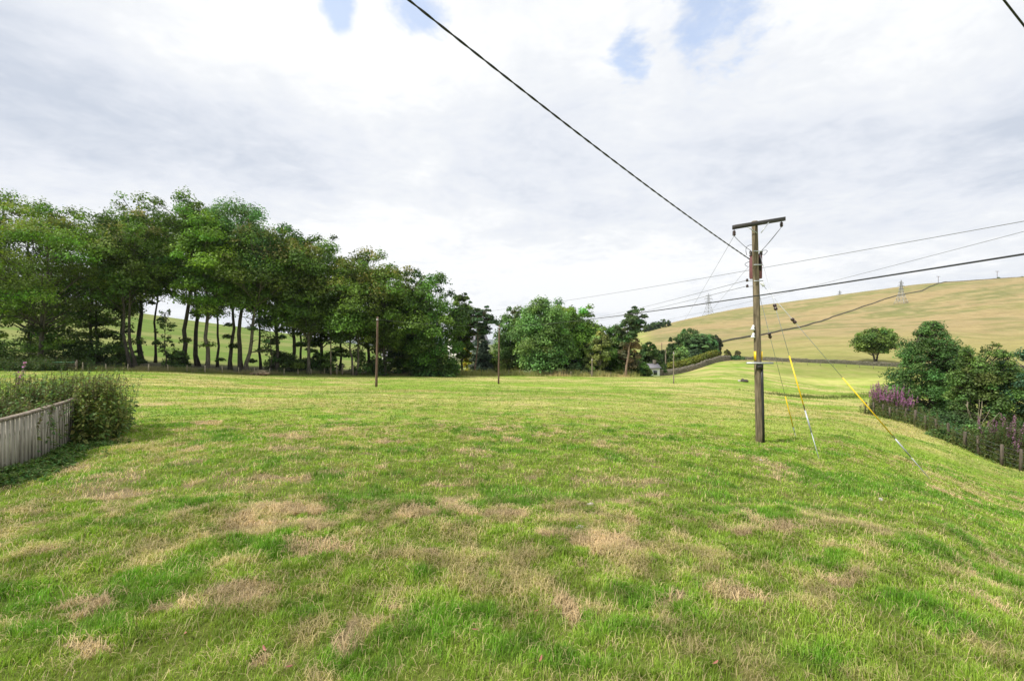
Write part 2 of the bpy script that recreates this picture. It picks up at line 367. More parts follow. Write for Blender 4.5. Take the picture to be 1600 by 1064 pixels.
def stone_mat(name, a, b, c_, scale):
    m, t = newmat(name)
    ob = t.n('ShaderNodeTexCoord').outputs['Object']
    v = t.n('ShaderNodeTexVoronoi', None, Vector=t.vm('MULTIPLY', ob, (1, 1, 1.8)), Scale=scale)
    ed = t.n('ShaderNodeTexVoronoi', dict(feature='DISTANCE_TO_EDGE'), Vector=t.vm('MULTIPLY', ob, (1, 1, 1.8)), Scale=scale)
    sh = t.n('ShaderNodeSeparateXYZ', None, i0=v.outputs['Color']).outputs[0]
    c = t.ramp(sh, [(0, (*a, 1)), (.5, (*b, 1)), (1, (*c_, 1))])
    e = t.rng(ed.outputs[0], 0, .12)
    c = t.mix(e, (.03, .028, .022, 1), c)
    c = t.mix(t.m('MULTIPLY', t.noise(ob, 2, 6).outputs[0], .5), c, (.12, .13, .05, 1))
    bp = t.n('ShaderNodeBump', None, Strength=.9, Distance=.08, Height=e)
    pr = t.n('ShaderNodeBsdfPrincipled', None, Base_Color=c, Roughness=.9, Normal=bp.outputs[0])
    t.n('ShaderNodeOutputMaterial', None, Surface=pr.outputs[0]); return m
M['stone'] = stone_mat('dry_stone', (.13, .10, .085), (.26, .21, .18), (.36, .30, .26), 2.6)
M['stone_dark'] = stone_mat('dark_dry_stone', (.08, .07, .055), (.15, .13, .10), (.22, .19, .15), 1.6)
M['rock'] = plain('pale_stone', (.42, .39, .36), .85, 0, .3, 20)
M['rock_dark'] = plain('dark_rock', (.07, .06, .05), .9, 0, .4, 4)
M['redleaf'] = plain('dry_red_leaf', (.33, .13, .09), .6, 0, .3, 30)

# ground: colour from the turf masks plus fine grain
gm, t = newmat('turf')
c = t.n('ShaderNodeVertexColor', dict(layer_name='Col')).outputs[0]
pos = t.n('ShaderNodeNewGeometry').outputs['Position']
n1 = t.noise(t.vm('MULTIPLY', pos, (1, 1, 1)), 9.0, 6, .7).outputs[0]
n2 = t.noise(t.vm('MULTIPLY', pos, (.35, 1, 1)), 1.2, 7, .7).outputs[0]
n3 = t.noise(t.vm('MULTIPLY', pos, (.3, 1, 1)), .12, 8, .72).outputs[0]
k = t.m('ADD', t.m('ADD', t.m('MULTIPLY', t.rng(n1, .25, .75), .55), t.m('MULTIPLY', t.rng(n2, .25, .75), .45)), t.m('MULTIPLY', t.rng(n3, .25, .75), .5))
k = t.m('ADD', t.m('MULTIPLY', k, .62), .54)
c2 = t.n('ShaderNodeVectorMath', dict(operation='SCALE'), i0=c, Scale=k).outputs[0]
hs = t.n('ShaderNodeHueSaturation', None, Hue=t.m('ADD', .478, t.m('MULTIPLY', n2, .044)), Color=c2).outputs[0]
bp = t.n('ShaderNodeBump', None, Strength=.55, Distance=.12, Height=t.m('ADD', n2, t.m('MULTIPLY', n1, .5)))
pr = t.n('ShaderNodeBsdfPrincipled', None, Base_Color=hs, Roughness=.95, Specular_IOR_Level=.1, Normal=bp.outputs[0])
t.n('ShaderNodeOutputMaterial', None, Surface=pr.outputs[0]); M['turf'] = gm

# ------------------------------------------------------------------ the ground, one sheet
th = np.concatenate([np.arange(-180, -62, 4.0), np.arange(-62, 62, .34), np.arange(62, 180, 4.0)])
th = np.radians(th); rr = np.geomspace(.3, 7900, 860)
TT, RR = np.meshgrid(th, rr, indexing='ij'); gx = (RR*np.sin(TT)).ravel(); gy = (RR*np.cos(TT)).ravel()
gz = H(gx, gy); nt, nr = len(th), len(rr)
i = np.arange(nt)[:, None]; j = np.arange(nr-1)[None]
i2 = (i+1) % nt
Q = np.stack([i*nr+j, i*nr+j+1, i2*nr+j+1, i2*nr+j], -1).reshape(-1, 4)
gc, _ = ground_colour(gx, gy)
V = np.column_stack([gx, gy, gz]); nV = len(V)
V = np.vstack([V, [[0, 0, 0]]]); gc = np.vstack([gc, [GREEN]])
T = np.array([(a*nr, ((a+1) % nt)*nr, nV) for a in range(nt)])
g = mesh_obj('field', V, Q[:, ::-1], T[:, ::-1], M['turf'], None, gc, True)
tag(g, 'rough pasture field and hillside with worn straw patches', None, None, 'structure')
# far blue hills at the end of the valley
hb = MB(); xs = np.linspace(-3500, 3500, 200); base = -90
top = 5+34*fbm(xs, xs*0, 900, 7, 4)
V = []; 
for q, x in enumerate(xs):
    for (yy, zz_) in ((5200, base), (5600, top[q]*.7), (5900, top[q]), (6500, base)): V.append((x, yy, zz_))
Qh = [(a*4+b, a*4+b+4, a*4+b+5, a*4+b+1) for a in range(199) for b in range(3)]
m, t = newmat('far_moor')
pos = t.n('ShaderNodeNewGeometry').outputs['Position']
pr = t.n('ShaderNodeBsdfPrincipled', None, Base_Color=t.mix(t.noise(pos, .004, 5).outputs[0], (.05, .075, .06, 1), (.13, .15, .12, 1)), Roughness=1.0)
t.n('ShaderNodeOutputMaterial', None, Surface=pr.outputs[0])
hb.add(V, Qh); tag(hb.build('distant_hills', m, None, True), 'low blue hills at the far end of the valley', None, None, 'structure')

# ------------------------------------------------------------------ grass: blades of the near turf
rg = np.random.default_rng(4)
def blades(n, y0, y1, seed, wk, hk, pw=1.0):
    rg = np.random.default_rng(seed)
    # blade positions: uniform over the ground in view plus a margin either side
    Y = np.sqrt(rg.uniform(y0**2, y1**2, n)) if pw == 1 else y0*(y1/y0)**rg.random(n)
    s = rg.uniform(-1.42, 1.42, n); x = s*Y; y = Y
    dry, bare, lu = masks(x, y)
    keep = (rg.random(n) > bare*.55)&(y < np.interp(CX+F*x/y, [-200, 0, 130, 200, 300, 400, 500, 600, 700, 800, 960, 1000], [58, 59, 61, 64, 69, 75, 82.5, 89, 94, 96.5, 100, 300]))
    keep &= rg.random(n) < 1.15-(y-y0)/(y1-y0)*(.75 if y0 > 40 else 0)
    keep &= rg.random(n) < (.40+1.0*sst(.3, .6, fbm(x, y, .16, 101, 2)))
    x = x[keep]; y = y[keep]; dry = dry[keep]; bare = bare[keep]; lu = lu[keep]; n = len(x)
    u = rg.random(n)
    straw = u < (.07+.34*dry+.72*bare)*(1 if y0 < 15 else .6)
    tuft = sst(.42, .68, fbm(x, y, .20, 107, 2)); h = (.020+.034*rg.random(n)+.05*lu*rg.random(n)+.058*tuft*rg.uniform(.4, 1, n))*hk
    flatd = straw & (rg.random(n) < .9)
    az = rg.uniform(0, 2*math.pi, n); az = np.where(flatd, az, az)
    lean = np.where(flatd, rg.uniform(1.1, 1.5, n), np.abs(rg.normal(.45, .3, n)))
    L = np.where(flatd, rg.uniform(.05, .17, n)*hk, h)
    wd = wk*y*rg.uniform(.6, 1.3, n)*np.where(straw, .7, 1.0)+.0012
    z = H(x, y)-.005
    dx, dy = np.cos(az), np.sin(az); sx, sy = -dy, dx
    P0 = np.column_stack([x, y, z])
    b = .6
    A1 = L*.55
    P1 = P0+np.column_stack([dx*np.sin(lean*b)*A1, dy*np.sin(lean*b)*A1, np.cos(lean*b)*A1+np.where(flatd, .012, 0)])
    l2 = np.minimum(lean*1.45, np.where(flatd, 1.75, 1.5)); A2 = L*.5
    P2 = P1+np.column_stack([dx*np.sin(l2)*A2, dy*np.sin(l2)*A2, np.cos(l2)*A2])
    S = np.column_stack([sx, sy, sx*0])*wd[:, None]*.5
    V = np.stack([P0-S, P0+S, P1+S*.85, P1-S*.85, P2], 1).reshape(-1, 3)
    k = np.arange(n)[:, None]*5
    Qd = k+np.array([[0, 1, 2, 3]]); Td = k+np.array([[3, 2, 4]])
    v = rg.random(n)
    cg = lerp(np.tile([.285, .40, .045], (n, 1)), np.array([.125, .30, .018]), np.clip(lu*.75+.4*rg.random(n)-.1+.2*tuft, 0, 1))
    cg = lerp(cg, np.array([.42, .40, .13]), np.clip(dry*.75+.6*rg.random(n)-.28, 0, 1))
    if y0 > 15: gcol, _ = ground_colour(x, y); cg = cg*.35+gcol*.75
    cs = lerp(np.tile([.47, .385, .19], (n, 1)), np.array([.56, .42, .25]), np.clip(bare*.95+.4*v-.2, 0, 1))
    cc = np.where(straw[:, None], cs, cg)*((.62+.66*rg.random(n))*(.80+.42*sst(.3, .7, fbm(x, y, .3, 109, 3))))[:, None]
    cc = np.repeat(cc, 5, 0)
    return V, Qd, Td, cc
sets = [blades(590000, 2.2, 7.5, 1, .00105, 1.0), blades(460000, 7.5, 18, 2, .00125, 1.0), blades(300000, 18, 50, 3, .00115, 1.0, 0), blades(150000, 45, 105, 6, .0011, 1.1, 0)]
off = 0; Vs = []; Qs = []; Ts = []; Cs = []
for (V, Qd, Td, cc) in sets:
    Vs.append(V); Qs.append(Qd+off); Ts.append(Td+off); Cs.append(cc); off += len(V)
g = mesh_obj('grass', np.vstack(Vs), np.vstack(Qs), np.vstack(Ts), M['blade'], None, np.vstack(Cs))
tag(g, 'short green grass and dead straw growing over the field', 'grass', None, 'stuff')

# ------------------------------------------------------------------ leaves
def leafcloud(rg, cen, rad, nper, size, flat, base, tip=None, tipk=0.0, up=.5, zr=(0, 1), droop=.35, narrow=.75, hollow=.35, cl_var=.32):
    """leaf sized faces spread over many flattened clumps; cen (k,3), rad (k,)"""
    k = len(cen); nper = np.maximum((nper*(rad/rad.mean())**2).astype(int), 8)
    idx = np.repeat(np.arange(k), nper); n = len(idx)
    d = rg.normal(size=(n, 3)); d /= np.linalg.norm(d, axis=1)[:, None]
    d[:, 2] = np.where(d[:, 2] < 0, d[:, 2]*.65, d[:, 2])
    rf = hollow+(1-hollow)*rg.random(n)**.6
    # ragged lobes
    lob = 1+.35*np.sin(d[:, 0]*5+idx*1.7)*np.cos(d[:, 1]*6-idx*2.3)
    off = d*(rf*rad[idx]*lob)[:, None]; off[:, 2] *= flat
    off[:, 2] -= droop*(np.hypot(off[:, 0], off[:, 1])**2)/np.maximum(rad[idx], .1)*.6*flat*1.4
    P = cen[idx]+off
    N = d*.7+rg.normal(size=(n, 3))*.45; N[:, 2] += up; N /= np.linalg.norm(N, axis=1)[:, None]
    A = rg.normal(size=(n, 3)); U = np.cross(N, A); U /= np.linalg.norm(U, axis=1)[:, None]+1e-9; W = np.cross(N, U)
    s = size*rg.uniform(.55, 1.35, n)[:, None]*.5
    V = np.stack([P-U*s, P-W*s*narrow+N*s*.15, P+U*s, P+W*s*narrow+N*s*.15], 1).reshape(-1, 3)
    q = np.arange(n)[:, None]*4+np.array([[0, 1, 2, 3]])
    clv = rg.normal(1, cl_var, k)[idx]; lv = rg.uniform(.5, 1.6, n)
    cc = np.tile(base, (n, 1))*(np.clip(clv, .5, 1.6)*lv)[:, None]
    hue = rg.normal(0, .12, k)[idx]; cc[:, 0] *= 1+hue
    if tip is not None:
        zt = (P[:, 2]-zr[0])/(zr[1]-zr[0]); cl = np.clip(rg.random(k)*1.5-.35, 0, 1)[idx]
        kk = np.clip(tipk*cl*sst(.25, .9, zt)*(d[:, 2] > -.05)*rg.uniform(.3, 1.6, n), 0, 1)
        cc = cc*(1-kk[:, None])+np.array(tip)*kk[:, None]
    return V, q, np.repeat(cc, 4, 0)

def wob(rg, a, b, n, amp):
    a = np.array(a, float); b = np.array(b, float); tt = np.linspace(0, 1, n)[:, None]
    p = a+(b-a)*tt; o = rg.normal(size=(n, 3))*amp; o[0] = 0; o[:, 2] *= .3
    o = np.cumsum(o, 0)*.5; o = o-tt*o[-1]
    return p+o

def tree(px, Y, top, wpx, label, cat='tree', name='broadleaf_tree', kind='syc', seed=0, cb=.30, trunks=1, lean=0.0, spread=0, ncl=54, leafn=300, group=None,
         bark='bark', base=None, tip=None, tipk=0.0, crad=None, tr=None, size=None, flat=.82, prof='round', hollow=.3, dx=0.0, dead=0, under=0, basez=None, trunk_top=.8, depth_k=1.0):
    rg = np.random.default_rng(1000+seed)
    b = on(px, Y); Ht = (CAMZ-(top-CY)/F*Y)-b.z; Rd = wpx/F*Y/2
    root = thing(name, b, label, cat, group)
    if size is None: size = np.clip(Y/700*2.9, .09, .50)
    base = base if base is not None else {'syc': (.060, .098, .017), 'ash': (.062, .115, .030), 'pine': (.032, .058, .026), 'dark': (.038, .066, .016), 'birch': (.15, .19, .055), 'shrub': (.045, .08, .024)}[kind]
    crad = crad if crad is not None else Rd*.33
    tr = tr if tr is not None else Ht*.0108+.05
    # clump centres
    cen = []; rad = []
    zb = cb*Ht; ga = rg.random()*6
    for q in range(ncl):
        tt = (q+.5)/ncl; tt = np.clip(tt+rg.normal(0, .03), .0, 1)
        if prof == 'round': pr_ = math.sin(math.pi*(.14+.74*tt**.85))**.6
        elif prof == 'dome': pr_ = math.sqrt(max(0, 1-(tt*.97)**2.2))
        elif prof == 'cone': pr_ = (1-tt)**.75*.95+.1
        elif prof == 'column': pr_ = min(1, (1-tt)*3+.25)*min(1, tt*4+.45)
        elif prof == 'point': pr_ = min(1, .24+1.7*(1-tt))*min(1, tt*2.5+.75)
        elif prof == 'flat': pr_ = math.sin(math.pi*(.25+.6*tt))**.5
        rf = rg.uniform(.0, 1)**.5; rf = .25+.75*rf
        a = ga+q*2.399+rg.normal(0, .25)
        rc = crad*rg.uniform(.5, 1.35)*(.7 if tt > .85 else 1)
        rx = max(Rd*pr_*rf-rc*.45, 0)*rg.uniform(.85, 1.12)
        cen.append((math.cos(a)*rx+dx*Rd*tt, math.sin(a)*rx*depth_k, zb+(Ht-zb-rc*flat)*tt)); rad.append(rc)
    cen = np.array(cen); rad = np.array(rad)
    # trunks and limbs
    mb = MB(); tops = []
    for k in range(trunks):
        a = rg.random()*6.28; sp_ = (k-(trunks-1)/2)
        p0 = np.array([sp_*tr*1.4, rg.normal(0, .2) if trunks > 1 else 0, -.3])
        p1 = np.array([sp_*max(spread, .6)+lean*Ht*.5+dx*Rd*.4, rg.normal(0, .5), Ht*trunk_top])
        p1[0] += rg.normal(0, .022)*Ht; path = wob(rg, p0, p1, 12, Ht*.0135); tk = tr*(1 if trunks == 1 else .72)
        rads = tk*(1-.82*np.linspace(0, 1, 12)**1.1); rads[0] *= 1.5; rads[1] *= 1.08
        mb.tube(path, rads, 9); tops.append((path, rads))
    for q in range(len(cen)):
        path, rads = tops[q % trunks]
        c_ = cen[q]; hd = math.hypot(c_[0], c_[1])
        zs = np.clip(c_[2]-(.35+.35*rg.random())*max(hd, Ht*.05)-Ht*.04, Ht*.12, Ht*trunk_top*.96)
        f = np.interp(zs, path[:, 2], np.arange(len(path))); i0 = int(min(f, len(path)-2)); fr = f-i0
        st_ = path[i0]*(1-fr)+path[i0+1]*fr; r0 = rads[i0]*.42
        en = c_+np.array([0, 0, -rad[q]*flat*.2])
        mid_ = (st_+en)/2+np.array([0, 0, -.08*hd])+rg.normal(0, .04, 3)*Ht*.3
        tt = np.linspace(0, 1, 7)[:, None]
        bz = (1-tt)**2*st_+2*tt*(1-tt)*mid_+tt**2*en
        mb.tube(bz, np.linspace(max(r0, .02), .018+.0015*Ht*.3, 7), 5, cap=False)
        for _ in range(3):
            e2 = en+rg.normal(0, 1, 3)*rad[q]*np.array([.6, .6, .35]); s2 = bz[4+rg.integers(0, 2)]
            mb.tube([s2, (s2+e2)/2+rg.normal(0, .1, 3)*rad[q], e2], [r0*.35+.012, .02, .008], 4, cap=False)
    for q in range(dead):
        path, rads = tops[q % trunks]; i0 = rg.integers(2, 8); a = rg.random()*6.28; L = Ht*rg.uniform(.1, .25)
        st_ = path[i0]; e2 = st_+np.array([math.cos(a)*L, math.sin(a)*L*.5, L*rg.uniform(.0, .5)])
        mb.tube(wob(rg, st_, e2, 6, .15), np.linspace(rads[i0]*.35, .02, 6), 5, cap=False)
    mb.build('trunk', M[bark], root, True)
    V, q_, cc = leafcloud(rg, cen, rad, leafn*1.12, size, flat, np.array(base)*1.72, tip, tipk, zr=(zb, Ht), hollow=hollow)
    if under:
        # low sprays hanging round the trunk, shade painted in as darker leaf colour
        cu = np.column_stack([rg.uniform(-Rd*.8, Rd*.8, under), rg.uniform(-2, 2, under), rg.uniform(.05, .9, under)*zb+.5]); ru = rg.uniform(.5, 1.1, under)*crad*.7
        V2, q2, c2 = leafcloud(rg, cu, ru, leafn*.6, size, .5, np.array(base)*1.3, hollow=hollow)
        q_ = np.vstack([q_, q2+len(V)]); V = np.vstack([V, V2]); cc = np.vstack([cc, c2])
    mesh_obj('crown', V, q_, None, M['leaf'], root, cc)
    return root

# ------------------------------------------------------------------ the wood on the left
SEED_SUN = (.34, .27, .055); BRN = (.28, .19, .065)  # seed tint that also paints sunlit highlights onto the crown tops
WG = 'tall trees of the shelter belt on the left'
wood = [
 # px, depth, top, width px, label, opts
 (-45, 72, 268, 150, 'tall dark tree cut by the left edge of the picture, behind the gate', dict(seed=1, cb=.22)),
 (64, 66, 316, 215, 'broad layered tree at far left with pale kinked trunk', dict(seed=2, cb=.30, ncl=84, crad=2.6, flat=.55, tip=SEED_SUN, tipk=.55, base=(.075, .125, .017), bark='bark_pale', lean=.02, leafn=420, under=14)),
 (51, 76, 300, 150, 'dark tree directly behind the broad layered tree at far left', dict(seed=3, cb=.2, under=18)),
 (148, 74, 322, 130, 'dark tree between the broad layered tree and the twin-stemmed one', dict(seed=4, cb=.3, trunks=2, spread=1.5, under=26)),
 (208, 70, 318, 120, 'twin-stemmed tree with straw coloured seed clusters in its crown', dict(seed=5, cb=.45, trunks=2, spread=2.5, tip=(.42, .36, .15), tipk=.85)),
 (222, 80, 300, 120, 'tree with bare twiggy top rising behind the twin-stemmed tree', dict(seed=6, cb=.44, hollow=.5, leafn=200)),
 (291, 76, 297, 125, 'tall thin-topped tree left of the tallest group of trunks', dict(seed=7, cb=.46, leafn=260)),
 (323, 74, 332, 125, 'bright green domed tree with wavy pale trunk', dict(seed=8, cb=.38, base=(.085, .15, .02), bark='bark_pale', ncl=72, crad=2.1, flat=.58)),
 (310, 83, 312, 90, 'slim straight tree in the middle of the row of bare trunks', dict(seed=9, cb=.56)),
 (377, 79, 306, 125, 'tall feathery light green tree, highest behind the leaning trunk', dict(seed=10, cb=.54, kind='ash', base=(.07, .135, .045), leafn=330)),
 (360, 80, 350, 90, 'dark straight-trunked tree beside the feathery light green tree', dict(seed=11, cb=.5)),
 (385, 77, 348, 130, 'tree with thick trunk leaning right and tan seed clusters on top', dict(seed=12, cb=.46, lean=.22, tip=(.42, .33, .15), tipk=.8, bark='bark_pale', dead=6, dx=.2, ncl=54)),
 (436, 82, 356, 110, 'tree with rust tinged crown behind and right of the leaning trunk', dict(seed=13, cb=.36, tip=BRN, tipk=.8, under=6)),
 (455, 86, 350, 85, 'narrow dark tree seen over the rust tinged crown', dict(seed=14, cb=.3, kind='ash')),
 (482, 82, 372, 105, 'tree with slanting pale trunk left of the short gate posts', dict(seed=15, cb=.34, lean=.06, tip=BRN, tipk=.5, bark='bark_pale')),
 (505, 90, 364, 95, 'dark green tree between the slanting trunk and the forked pale trunk', dict(seed=16, cb=.25, under=18)),
 (553, 85, 398, 115, 'tree with low forked pale trunk behind the short gate posts', dict(seed=17, cb=.3, trunks=2, spread=3.2, tip=SEED_SUN, tipk=.6, bark='bark_pale')),
 (575, 92, 386, 105, 'domed tree with seed-brown top, first after the dip in the treetops', dict(seed=18, cb=.28, tip=SEED_SUN, tipk=.8)),
 (600, 88, 408, 110, 'tree directly behind the nearer thin bare pole', dict(seed=19, cb=.28, tip=SEED_SUN, tipk=.7)),
 (632, 94, 414, 95, 'dark tree between the thin bare pole and the last tall tree', dict(seed=20, cb=.15, under=10, tip=SEED_SUN, tipk=.5)),
 (673, 90, 421, 108, 'last tall tree of the wood, rich green with crown to near the ground', dict(seed=21, cb=.18, ncl=60, base=(.05, .10, .017), under=18)),
 (340, 84, 330, 70, 'slender dark stem standing between the wavy pale trunk and the feathery tree', dict(seed=23, cb=.52, tr=.22)),
 (243, 84, 345, 70, 'slender tree with high crown left of the open gap', dict(seed=24, cb=.5, tr=.22)),
 (408, 88, 352, 70, 'slender dark tree half hidden behind the leaning trunk', dict(seed=25, cb=.45, tr=.24)),
 (468, 90, 372, 70, 'slim tree left of the slanting pale trunk, set back in the wood', dict(seed=26, cb=.4, tr=.24)),
 (185, 82, 340, 80, 'slender dark tree left of the twin-stemmed tree', dict(seed=27, cb=.35, tr=.22, under=8)),
 (531, 96, 398, 70, 'slim tree seen through the dip in the treetops', dict(seed=28, cb=.3, tr=.24)),
 (650, 98, 452, 90, 'shaded tree tucked behind the last tall tree', dict(seed=22, cb=.1, kind='dark')),
]
for (px, Y, top, wp, lab, o) in wood:
    o = dict(o); o.setdefault('under', 2); tree(px, Y, top, wp, lab, group=WG, **o)
# thin saplings and low bushes in the shade of the wood
for k, (px, Y, top, wp, lab) in enumerate([(259, 71, 480, 30, 'thin dark sapling in the open gap between trunks'), (423, 80, 470, 34, 'thin sapling right of the leaning trunk')]):
    tree(px, Y, top, wp, lab, name='sapling', cat='sapling', kind='dark', seed=60+k, cb=.25, ncl=26, leafn=26, tr=.1, hollow=.3, flat=1.0, group='saplings in the wood')
ub = [(-20, 63, 525, 90, 'dark bush low at the left edge under the trees'), (100, 70, 520, 90, 'dark bush behind the green-topped gate'), (150, 70, 528, 70, 'dark bush under the trees right of the green-topped gate'),
      (278, 72, 545, 45, 'rounded dark bush at the foot of the row of bare trunks'), (195, 72, 548, 50, 'dark bush at the foot of the twin-stemmed tree'), (440, 84, 545, 60, 'dark bush under the rust tinged tree'),
      (500, 88, 548, 70, 'dark bush behind the tall grey post'), (580, 90, 530, 80, 'dark bush at the foot of the nearer thin pole'), (630, 93, 540, 70, 'mid green bush behind the fence left of the last tall tree'), (680, 92, 545, 90, 'bright low bush under the last tall tree')]
for k, (px, Y, top, wp, lab) in enumerate(ub):
    tree(px, Y, top, wp, lab, name='bush', cat='bush', kind='dark' if k != 9 else 'ash', seed=80+k, cb=.05, ncl=22, leafn=170, prof='dome', tr=.12, group='bushes under the wood')

# ------------------------------------------------------------------ trees in the middle distance
MG = 'trees along the valley bottom'
tree(742, 103, 478, 62, 'flat-topped pine with one bare branch, right end of the wood', name='pine_tree', cat='pine', kind='pine', seed=30, cb=.60, ncl=24, leafn=260, prof='flat', bark='bark_pine', dx=.3, flat=.35, hollow=.2, base=(.04, .07, .028), group=MG)
tree(722, 104, 458, 44, 'narrow tree just behind the last tall tree of the wood', kind='syc', seed=31, cb=.2, group=MG)
tree(750, 112, 520, 50, 'blue-grey conifer left of the farther thin pole', name='conifer', cat='conifer', kind='pine', seed=32, cb=.03, prof='cone', base=(.06, .085, .06), ncl=50, flat=.4, group=MG)
tree(729, 118, 524, 24, 'small golden conifer beside the half-hidden white house', name='conifer', cat='conifer', seed=33, cb=.03, prof='cone', base=(.26, .25, .03), ncl=30, flat=.6, group=MG)
tree(772, 120, 546, 60, 'low green tree directly behind the farther thin pole', seed=34, cb=.05, group=MG)
tree(808, 112, 478, 72, 'left half of the big leafy group, with thin twiggy top', kind='ash', seed=35, cb=.06, ncl=60, hollow=.45, base=(.085, .14, .04), group=MG)
tree(849, 103, 462, 100, 'largest full-leafed tree in the middle of the valley, trunk at the field edge', kind='ash', seed=36, cb=.10, ncl=84, leafn=330, trunks=2, spread=3, base=(.085, .15, .042), group=MG)
tree(868, 111, 472, 60, 'tree with yellowish leaves right behind the largest valley tree', kind='ash', seed=37, cb=.1, base=(.12, .155, .035), group=MG)
tree(905, 109, 474, 78, 'upright bright green tree right of the largest valley tree', seed=38, cb=.12, ncl=56, base=(.095, .17, .028), group=MG)
tree(884, 118, 478, 66, 'dark open-crowned tree behind the bright green one', seed=39, cb=.2, kind='dark', group=MG)
tree(938, 104, 512, 40, 'slender pale birch with white trunk', name='birch_tree', cat='birch', kind='birch', seed=40, cb=.2, bark='bark_birch', tr=.2, ncl=34, hollow=.5, prof='column', leafn=200, group=MG)
tree(921, 104, 532, 26, 'small young birch left of the white-trunked birch', name='birch_tree', cat='birch', kind='birch', seed=41, cb=.2, bark='bark_birch', tr=.12, ncl=20, hollow=.5, leafn=120, group=MG)
tree(922, 120, 500, 66, 'dark tree behind the two birches', seed=42, cb=.05, kind='dark', group=MG)
tree(958, 112, 506, 62, 'deep green tree between the birch and the leaning pine', seed=43, cb=.05, base=(.065, .125, .022), group=MG)
tree(977, 102, 478, 44, 'tall pine with bare pinkish trunk leaning right', name='pine_tree', cat='pine', kind='pine', seed=44, cb=.52, ncl=34, leafn=260, bark='bark_pine', lean=.20, dx=.75, flat=.5, tr=.27, trunk_top=.93, hollow=.2, base=(.05, .085, .03), group=MG)
tree(984, 106, 520, 40, 'thin brownish half-dead pine beside the tall leaning pine', name='pine_tree', cat='pine', kind='pine', seed=45, cb=.25, ncl=30, leafn=110, bark='bark_pine', hollow=.5, base=(.11, .095, .05), tr=.2, dead=8, group=MG)
tree(972, 112, 505, 30, 'sparse dull pine behind the leaning trunk', name='pine_tree', cat='pine', kind='pine', seed=46, cb=.3, ncl=24, leafn=120, bark='bark_pine', hollow=.5, base=(.07, .075, .045), group=MG)
tree(1013, 125, 534, 34, 'round dark tree right of the leaning pine, above the white gable', seed=47, cb=.05, kind='dark', group=MG)
tree(1030, 160, 546, 30, 'small dark tree behind the thin dark pole', seed=48, cb=.05, kind='dark', group=MG)
tree(997, 116, 562, 40, 'low shrub left of the white gable', name='shrub', cat='shrub', seed=49, cb=.03, prof='dome', ncl=26, base=(.06, .10, .025), tr=.1, group=MG)
tree(1006, 112, 566, 24, 'round bright shrub in front of the white gable', name='shrub', cat='shrub', seed=50, cb=.03, prof='dome', ncl=20, base=(.075, .13, .03), tr=.1, group=MG)
tree(1031, 125, 563, 26, 'dark green shrub right of the white gable', name='shrub', cat='shrub', seed=51, cb=.03, prof='dome', ncl=20, base=(.04, .075, .02), tr=.1, group=MG)
tree(790, 108, 560, 40, 'yellow-green low shrub right of the farther thin pole', name='shrub', cat='shrub', seed=52, cb=.03, prof='dome', ncl=20, base=(.11, .14, .03), tr=.1, group=MG)
tree(900, 104, 566, 40, 'small pale shrub under the bright green valley tree', name='shrub', cat='shrub', seed=53, cb=.03, prof='dome', ncl=20, base=(.08, .13, .05), tr=.1, group=MG)
# ------------------------------------------------------------------ small copse by the stone wall
CG = 'trees of the small copse beside the stone wall'
tree(1076, 172, 511, 40, 'tallest dark tree of the small copse', seed=61, cb=.12, base=(.055, .10, .03), ncl=50, group=CG)
tree(1054, 168, 527, 26, 'leftmost dark tree of the small copse', seed=62, cb=.1, kind='dark', group=CG)
tree(1065, 156, 541, 26, 'round pale green tree at the front of the copse', seed=63, cb=.03, base=(.12, .19, .06), group=CG)
tree(1094, 166, 521, 30, 'blue-green pine in the middle of the copse', name='pine_tree', cat='pine', kind='pine', seed=64, cb=.15, base=(.06, .11, .04), flat=.35, group=CG)
tree(1109, 168, 522, 28, 'upright tree right of the middle of the copse', seed=65, cb=.15, base=(.07, .13, .045), group=CG)
tree(1119, 172, 523, 18, 'narrow dull brown-green conifer at the right end of the copse', name='conifer', cat='conifer', seed=66, cb=.05, prof='column', base=(.06, .065, .035), group=CG)
tree(1083, 162, 545, 30, 'low dark pine under the tall trees of the copse', name='pine_tree', cat='pine', kind='pine', seed=67, cb=.15, group=CG)
tree(1137, 158, 546, 13, 'left one of two small round bushes by the wall corner', name='bush', cat='bush', seed=68, cb=.02, prof='dome', ncl=16, base=(.075, .08, .025), tr=.1, group='small bushes by the wall corner')
tree(1152, 160, 547, 11, 'right one of two small round bushes by the wall corner', name='bush', cat='bush', seed=69, cb=.02, prof='dome', ncl=16, base=(.085, .075, .035), tr=.1, group='small bushes by the wall corner')
tree(1147, 152, 557, 34, 'low spreading juniper-like shrub under the two round bushes', name='shrub', cat='shrub', seed=70, cb=.02, prof='dome', ncl=26, base=(.04, .085, .03), tr=.1, group='small bushes by the wall corner')
# far belt of trees on the hill shoulder
for k, (px, top, wp, Y, lab) in enumerate([(1012, 505, 18, 560, 'leftmost small tree of the far hilltop belt'), (1020, 503, 14, 570, 'second small tree of the far hilltop belt'), (1028, 501, 14, 585, 'middle small tree of the far hilltop belt'), (1037, 498, 13, 600, 'tallest small tree of the far hilltop belt'), (1045, 500, 8, 605, 'rightmost and smallest tree of the far hilltop belt')]):
    tree(px, Y, top, wp, lab, kind='dark', seed=110+k, cb=.05, ncl=20, leafn=90, size=1.3, group='far belt of trees on the hill shoulder')

# hawthorn on the hill
tree(1369, 147, 510, 66, 'lone spreading tree with forked trunk on the hill just above the wall', seed=71, cb=.32, prof='round', ncl=60, leafn=230, trunks=2, spread=3.0, bark='bark_pale', base=(.085, .13, .028), flat=.7, tr=.45, trunk_top=.6, crad=2.0, hollow=.2)

